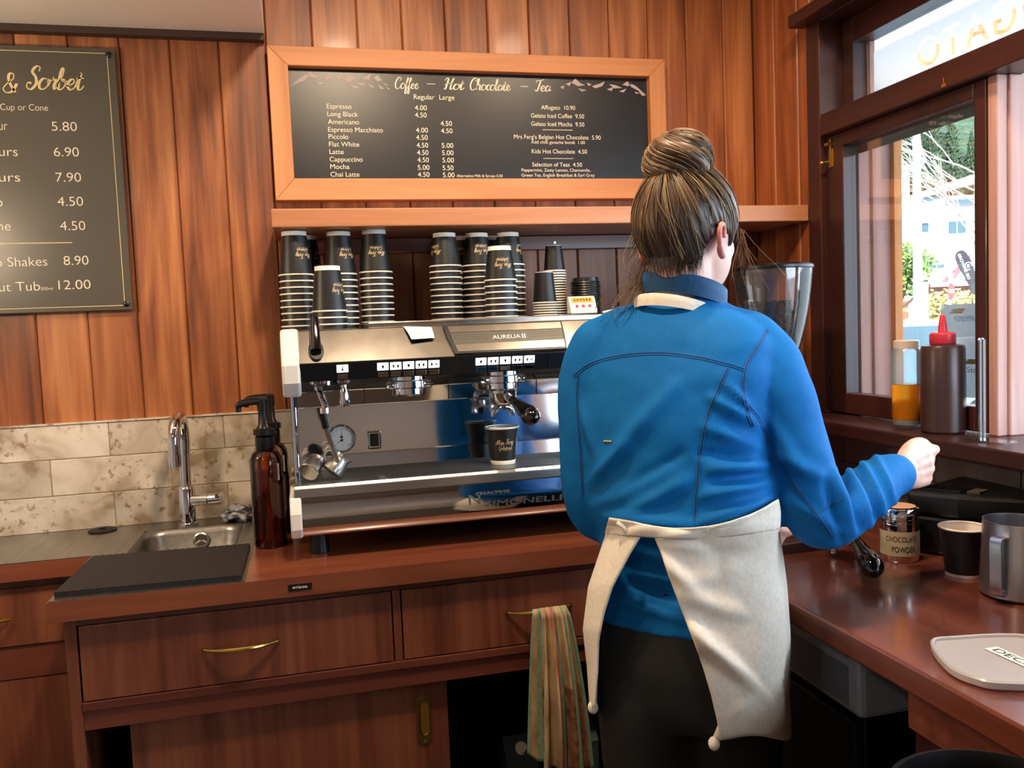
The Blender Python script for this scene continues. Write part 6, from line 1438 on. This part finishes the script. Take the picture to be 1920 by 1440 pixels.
# bun: coiled twist of hair
bn_ = MB(); SB = []
BC = hd(*(BUN + Vector((0.0, -0.020, 0.040)))); BC = pt(1271, 303, 1.41)
NB, MBn = 90, 44; rs = []
BT = (UP * 0.96 - RT * 0.28).normalized(); BA = BT.cross(FW).normalized() * -1; BB = BT.cross(BA)
for j in range(MBn + 1):
    th = PI * j / MBn; ring = []
    for i in range(NB):
        ph = 2 * PI * i / NB; g = math.sin(4 * (ph + 1.1 * math.cos(th)) + 0.8) ; f2 = noise.noise(Vector((math.cos(ph + 1.1 * math.cos(th)) * 7, math.sin(ph + 1.1 * math.cos(th)) * 7, 2)))
        r = 1 + 0.09 * g + 0.09 * f2
        ring.append(BC + BA * (0.0545 * r * math.sin(th) * math.cos(ph)) + BB * (0.048 * r * math.sin(th) * math.sin(ph)) + BT * (0.047 * r * math.cos(th)))
        SB.append(0.62 + 0.25 * g + 0.5 * f2)
    rs.append(ring)
bn_.rings(rs, cap=False); bun = bn_.build('bun', 'hair', man, smooth=True, angle=0); strandattr(bun, lambda i, c: SB[i])
rs_ = random.Random(4)
st = MB(); stv = []
def add_strand(mb, store, P, r, val, n=4):
    k = len(mb.v); mb.tube(P, [r] * (len(P) - 1) + [r * 0.4], n); store += [val] * (len(mb.v) - k)
for k in range(230):
    ph = rs_.uniform(0, 2 * PI); i = int(ph / (2 * PI) * NP) % NP; t1 = hl_[i] * rs_.uniform(0.55, 1.0); w = rs_.uniform(-0.12, 0.12); lift = rs_.uniform(0.003, 0.0075)
    P = [hd(*scalp(0.25 + (t1 - 0.25) * s / 8, ph + w * math.sin(s * 0.5), lift)) for s in range(9)]
    add_strand(st, stv, P, rs_.uniform(0.0004, 0.0009), rs_.random() ** 1.5)
for k in range(90):
    a0 = rs_.uniform(0, 2 * PI); th0 = rs_.uniform(0.3, 1.6); P = []
    for s in range(9):
        th = th0 + 0.17 * s; ph = a0 - 1.1 * math.cos(th)
        r = 1.06 + 0.05 * math.sin(s)
        P.append(BC + BA * (0.0545 * r * math.sin(th) * math.cos(ph)) + BB * (0.048 * r * math.sin(th) * math.sin(ph)) + BT * (0.047 * r * math.cos(th)))
    add_strand(st, stv, P, rs_.uniform(0.0005, 0.0010), rs_.random())
so_ = st.build('hair_strands', 'hair_light', man, smooth=True, angle=0); strandattr(so_, lambda i, c: stv[i])
def fly(u, v, t, du, dv, n_, spread, curl, r=0.0004):
    fl, flv = MB(), []
    for k in range(n_):
        u0, v0 = u + rs_.gauss(0, spread), v + rs_.gauss(0, spread * 0.5); P = []; ph = rs_.uniform(0, 6); L_ = rs_.uniform(0.4, 1.0); c_ = curl * rs_.uniform(0.3, 1)
        tx_ = rs_.gauss(0, 0.25)
        for s in range(12):
            q = s / 11 * L_
            P.append(pt(u0 + (du + tx_ * abs(dv)) * q + c_ * math.sin(ph + 5 * q) * q, v0 + dv * q + c_ * 0.5 * math.cos(ph + 6 * q) * q, t + 0.02 * math.sin(ph + 2 * q) * q))
        add_strand(fl, flv, P, r, rs_.random(), 3)
    fo = fl.build('hair_wisp', 'hair_light', man); strandattr(fo, lambda i, c: flv[i])
fly(1212, 490, 1.445, -40, 100, 60, 12, 22); fly(1202, 430, 1.445, -34, 90, 26, 8, 20); 
fly(1386, 430, 1.50, 22, 130, 16, 7, 24); fly(1392, 470, 1.52, 25, 80, 9, 9, 26); fly(1210, 520, 1.44, -62, 70, 30, 10, 26)
fuzz = MB(); fzv = []
BB_ = BVHTree.FromPolygons([man.matrix_basis.translation + v.co for v in body.data.vertices], [tuple(p.vertices) for p in body.data.polygons])
def on_body(u, v, lift=0.0008):
    h, n, i, _ = BB_.ray_cast(EYE, rayd(u, v).normalized())
    return h + n * lift if h is not None else None
for k in range(620):
    u = rs_.uniform(1200, 1318); v0 = 488 - 26 * max(0, (u - 1300) / 40) + rs_.gauss(0, 5); l_ = 4 + 30 * rs_.random() ** 2; tx_ = (1270 - u) * 0.10 + rs_.gauss(0, 5)
    P = [on_body(u + tx_ * q - 3 * math.sin(3 * q), v0 - 10 + (l_ + 10) * q, 0.0030 * (1 - q) + 0.0004) for q in (0, 0.25, 0.5, 0.75, 1)]
    if all(p is not None for p in P): add_strand(fuzz, fzv, P, rs_.uniform(0.0002, 0.00045), rs_.random() * 0.7, 3)
fz_ = fuzz.build('nape_hair', 'hair', man); strandattr(fz_, lambda i, c: fzv[i])
# ---- jacket
jm = MB(); jm.rings([tring(*r) for r in TORSO + HEM]); arm(jm, R_ARM); arm(jm, L_ARM)
jm.tube([pt(1235, 612, 1.45), pt(1330, 612, 1.44), pt(1402, 640, 1.425)], [0.035, 0.044, 0.054], 16); jm.tube([pt(1235, 612, 1.46), pt(1180, 618, 1.48), pt(1130, 650, 1.50)], [0.04, 0.045, 0.054], 16)
jk = jm.build('jacket', 'fleece_blue', man); remesh(jk, 0.0062, 10, 0.6)
FOLDS = [(1125, 880, 1270, 720, 22, .006), (1118, 950, 1250, 880, 20, .006), (1110, 905, 1180, 830, 14, .005), (1140, 968, 1300, 985, 16, .010), (1300, 985, 1440, 935, 14, .009), (1330, 745, 1425, 800, 13, .007), (1318, 800, 1420, 838, 13, .006), (1330, 880, 1440, 872, 14, .008), (1315, 930, 1440, 905, 14, .009), (1360, 720, 1410, 770, 10, .005), (1180, 960, 1290, 900, 18, .007), (1090, 760, 1120, 860, 10, .004), (1310, 850, 1400, 858, 10, -.006), (1330, 905, 1425, 890, 10, -.007), (1150, 930, 1280, 850, 14, -.005),
         (1430, 770, 1500, 880, 16, .005), (1455, 850, 1545, 900, 16, .005), (1470, 930, 1580, 1000, 15, .005), (1560, 880, 1600, 1000, 11, .007), (1588, 870, 1632, 985, 10, .007), (1612, 860, 1658, 965, 9, .007), (1640, 852, 1678, 945, 8, .005), (1575, 880, 1615, 995, 7, -.006), (1602, 868, 1645, 975, 7, -.006), (1545, 900, 1580, 1020, 8, -.005), (1180, 1070, 1280, 1090, 12, .006), (1150, 1120, 1280, 1165, 9, .005), (1200, 1035, 1260, 1060, 9, .006), (1180, 1095, 1275, 1125, 8, -.006)]
FOLDS = [f for f in FOLDS]
def jdisp(co, n):
    w = jk.matrix_basis @ co + Vector(man.matrix_basis.translation)
    d = 0.0028 * noise.noise(Vector((w.x * 9, w.y * 9, w.z * 14))) + 0.0016 * noise.noise(Vector(((w.x + w.z) * 20, w.y * 16, (w.z - w.x) * 7))) + 0.0010 * noise.noise(w * 38)
    wn = n
    if wn.dot(FW) < 0.25:
        u, v, t = project(w)
        for u0, v0, u1, v1, wd, am in FOLDS:
            if min(u0, u1) - 60 < u < max(u0, u1) + 60 and min(v0, v1) - 60 < v < max(v0, v1) + 60: d += 1.7 * am * ridge(u, v, u0, v0, u1, v1, wd * 0.8)
    return d
displace(jk, jdisp)
# hem flap is cut by lifting the lower edge on her left
bvh = None
def surf(o):
    dg = bpy.context.evaluated_depsgraph_get(); me = o.data; off = Vector(man.matrix_basis.translation)
    return BVHTree.FromPolygons([v.co + off for v in me.vertices], [tuple(p.vertices) for p in me.polygons])
JB = JKB = surf(jk)
def on_jacket(u, v, lift=0.0):
    d = rayd(u, v).normalized(); h, n, i, _ = JB.ray_cast(EYE, d)
    return (h + n * lift) if h is not None else None
def seam(name, P, r=0.0010, gap=4.0, m='fleece_seam', twin=True):
    mb = MB(); q = cr(P, 10)
    for off in ((-gap / 2, gap / 2) if twin else (0,)):
        pts_ = []
        for i, (u, v) in enumerate(q):
            a, b = q[max(i - 1, 0)], q[min(i + 1, len(q) - 1)]; dx, dy = b[0] - a[0], b[1] - a[1]; l_ = math.hypot(dx, dy) or 1
            p = on_jacket(u - dy / l_ * off, v + dx / l_ * off, 0.0002)
            if p is not None: pts_.append(p)
        if len(pts_) > 2: mb.tube(pts_, r, 6)
    if mb.v: mb.build(name, m, jk, smooth=True)
seam('yoke_seam', [(1076, 706), (1110, 682), (1170, 667), (1240, 663), (1310, 671), (1365, 684), (1395, 693)])
seam('princess_seam', [(1366, 690), (1345, 735), (1325, 790), (1312, 860), (1306, 930), (1302, 985)])
seam('sleeve_seam', [(1440, 618), (1420, 650), (1402, 680), (1396, 700), (1394, 735), (1402, 775), (1412, 800)])
seam('underarm_seam', [(1404, 762), (1425, 790), (1450, 840), (1490, 910), (1530, 965), (1562, 1010)])
seam('elbow_seam', [(1533, 962), (1556, 950), (1580, 935)], 0.0010, 0, twin=False)
seam('sleeve_seam', [(1085, 700), (1082, 750), (1085, 800), (1090, 870), (1092, 930)], 0.0010, 3)
tg = on_jacket(1140, 827, 0.001)
if tg is not None: MB().tube([on_jacket(1133, 827, 0.001), on_jacket(1148, 828, 0.001)], 0.0013, 6).build('loose_thread', 'chevron_yellow', jk)
# collar and apron neck strap
def band(name, m, c, rx, ry, h, tiltv, thick, pitch, flare=0.0, rows=6):
    mb = MB(); rs = []
    prof = [(0, 0), (thick, 0.0), (thick, h * 0.5), (thick * 0.9, h), (thick * 0.4, h + thick * 0.5), (0, h), (0, h * 0.5)]
    n_ = 48
    for k in range(n_ + 1):
        a = 2 * PI * k / n_; e = TR * math.cos(a) + TF * math.sin(a); rad = Vector((0, 0, 0)) + TR * math.cos(a) * rx + TF * math.sin(a) * ry
        up_ = Vector((0, 0, 1)) + e * flare
        rs.append([c + rad + e * p + up_ * q + Vector((0, 0, -pitch * math.sin(a) * ry * 1.0 + tiltv * math.cos(a) * rx)) for p, q in prof])
    mb.rings(rs, cap=False); return mb.build(name, m, man, smooth=True, angle=60)
cc = pt(1282, 561, 1.452)
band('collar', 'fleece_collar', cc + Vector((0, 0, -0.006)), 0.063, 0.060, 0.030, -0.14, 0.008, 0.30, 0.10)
band('apron_neck_strap', 'apron_cotton', pt(1270, 595, 1.452), 0.070, 0.067, 0.018, -0.12, 0.004, 0.30, -0.1)
# ---- trousers, shoes
tm2 = MB(); tm2.rings([tring(*r) for r in ((1075, 1136, 1446, 1.44, 0.112), (1110, 1128, 1452, 1.44, 0.118), (1160, 1118, 1452, 1.44, 0.120), (1220, 1116, 1452, 1.44, 0.122), (1290, 1124, 1448, 1.44, 0.114), (1330, 1140, 1442, 1.44, 0.098))])
for l in LEGS: tm2.tube([q[:3] for q in l], [q[3] for q in l], 20)
tr = tm2.build('trousers', 'trouser_black', man); remesh(tr, 0.009, 6, 0.6)
TB_ = surf(tr); JB = TB_
seam('back_seam', [(1166, 1150), (1166, 1190), (1164, 1230)], 0.0008, 0, 'black_matt', False); seam('yoke_seam', [(1140, 1132), (1180, 1142), (1230, 1160), (1290, 1178)], 0.0008, 5, 'black_matt')
for l in LEGS:
    p = Vector(l[-1][:3]); mb = MB()
    mb.rings([[p + TR * (w * math.cos(2 * PI * i / 20)) + TF * (0.055 + ln * math.sin(2 * PI * i / 20)) + Vector((0, 0, z - p.z)) for i in range(20)] for z, w, ln in ((0.002, 0.042, 0.128), (0.02, 0.044, 0.13), (0.045, 0.040, 0.12), (0.075, 0.03, 0.075))])
    mb.build('shoe', 'black_matt', man, smooth=True)
# ---- apron
def interp(T, v):
    if v <= T[0][0]: return T[0][1]
    for (a, x), (b, y) in zip(T[:-1], T[1:]):
        if v <= b: return x + (y - x) * (v - a) / (b - a)
    return T[-1][1]
UC = 1292
HWR = [(930, 164), (960, 168), (1000, 169), (1050, 176), (1100, 182), (1200, 189), (1300, 188), (1390, 193)]
HWL = [(930, 162), (970, 148), (1000, 154), (1050, 170), (1100, 186), (1180, 195), (1250, 188), (1330, 184)]
def apoint(v, phi, extra=0.0):
    hw = interp(HWR, v) if phi > 0 else interp(HWL, v)
    s, c_ = math.sin(phi), math.cos(phi)
    dep = 0.142 if c_ > 0 else 0.15
    t = 1.44 - (dep + extra) * (abs(c_) ** 0.8) * (1 if c_ > 0 else -1)
    u = UC + hw * s * (1 + extra * 2)
    if c_ > 0:
        f = front_t(u, v); f2 = [q for q in (front_t(u + 14, v), front_t(u - 14, v), front_t(u, v - 14), front_t(u, v + 14)) if q is not None]
        if f is not None: t = min([t, f - 0.010 - extra * 0.6] + [q - 0.010 for q in f2])
    return pt(u, v, t)
def front_t(u, v):
    d = rayd(u, v).normalized(); best = None
    for B_ in (JKB, TB_):
        h = B_.ray_cast(EYE, d)[0]
        if h is not None:
            t = (h - EYE).dot(FW); best = t if best is None or t < best else best
    return best
def sheet(name, rows, cols, fn, m='apron_cotton', th=0.0016):
    mb = MB()
    for j in range(rows + 1):
        for i in range(cols + 1): mb.v.append(tuple(fn(j / rows, i / cols)))
    for j in range(rows):
        for i in range(cols): a = j * (cols + 1) + i; mb.f.append((a, a + 1, a + cols + 2, a + cols + 1)); mb.m.append(0)
    return mb.build(name, m, man, smooth=True, angle=0, solid=th)
EDGE_R = [(990, 1212), (1005, 1220), (1040, 1238), (1100, 1262), (1150, 1280), (1200, 1300), (1250, 1318), (1300, 1333), (1350, 1345), (1390, 1350)]
AF = [(1230, 1045, 1300, 1105, 14, .010), (1270, 1110, 1420, 1170, 20, .010), (1300, 1180, 1410, 1290, 15, .030), (1300, 1085, 1440, 1070, 22, .006), (1300, 1140, 1430, 1215, 14, -.008), (1320, 1230, 1390, 1310, 16, -.012), (1400, 1200, 1470, 1240, 16, .012), (1420, 1290, 1475, 1360, 14, .012), (1360, 1360, 1412, 1300, 14, .012), (1240, 1020, 1330, 1030, 10, .005), (1350, 1010, 1450, 1040, 14, .006)]
def rflap(j, i):
    v0 = 992 + (1384 - 992) * j; uL = interp(EDGE_R, v0); hw = interp(HWR, v0); pL = math.asin(max(-1, min(1, (uL - UC) / hw)))
    ph = pL + (2.7 - pL) * i ** 1.1
    e = 0.006 * j + 0.010 * j * math.sin(5 * ph + 3 * j)
    u0 = UC + hw * math.sin(ph)
    if ph < 1.5: e += sum(am * ridge(u0, v0, *q, w_) for *q, w_, am in [(a, b, c_, d_, w_, am) for a, b, c_, d_, w_, am in AF])
    v = v0 - (1 - j) * 52 * max(0, math.sin(ph)) ** 3 * (1 if ph < 1.6 else 1) + j * 8 * math.sin(7 * ph) * 0.6
    return apoint(v, ph, e)
sheet('apron_skirt', 60, 64, rflap)
EDGE_L = [(985, 1214), (1000, 1206), (1040, 1182), (1100, 1150), (1150, 1134), (1200, 1124), (1260, 1122), (1330, 1116)]
def lflap(j, i):
    v = 985 + (1328 - 985) * j; uR = interp(EDGE_L, v); hw = interp(HWL, v); pR = math.asin(max(-1, min(1, (uR - UC) / hw)))
    ph = pR + (-2.7 - pR) * i
    return apoint(v, ph, 0.004 * j + 0.006 * math.sin(4 * ph + 4 * j) * j + 0.004)
sheet('apron_flap', 44, 40, lflap)
def wband(j, i):
    ph = -2.6 + 5.2 * i; s = math.sin(ph)
    top = 970 + 20 * math.exp(-((ph + 0.1) / 0.7) ** 2) - (34 * max(0, s) ** 3); bot = 1002 + 8 * math.exp(-(ph / 0.8) ** 2) - 10 * max(0, s) ** 2
    return apoint(top + (bot - top) * j, ph, 0.006 + 0.003 * math.sin(PI * j) + 0.002 * math.sin(9 * ph + 3 * j))
sheet('waist_tie', 8, 90, wband)
kp = apoint(990, math.asin((1168 - UC) / 154), 0.014)
MB().tube(cr([tuple(kp + RT * -0.008 + UP * 0.008), tuple(kp + RT * 0.004 - FW * 0.004), tuple(kp + RT * 0.014 + UP * -0.018)], 5), [0.004] * 5 + [0.0055] * 6, 8).build('tie_knot', 'white_plastic', man, smooth=True)
for (u, v) in ((1112, 1326), (1339, 1394)):
    t = 1.44 - 0.10 * (u > 1200) - 0.03
    p = pt(u, v, t); MB().sphere(p, (0.009, 0.009, 0.011), 12, 8).tube([p, p + UP * 0.02 + RT * (0.008 if u > 1200 else 0.002), p + UP * 0.035 + RT * (0.012 if u > 1200 else 0.003)], [0.006, 0.005, 0.004], 8).build('tie_end', 'apron_cotton', man, smooth=True, angle=0)
# pointed steel pick held in the raised hand
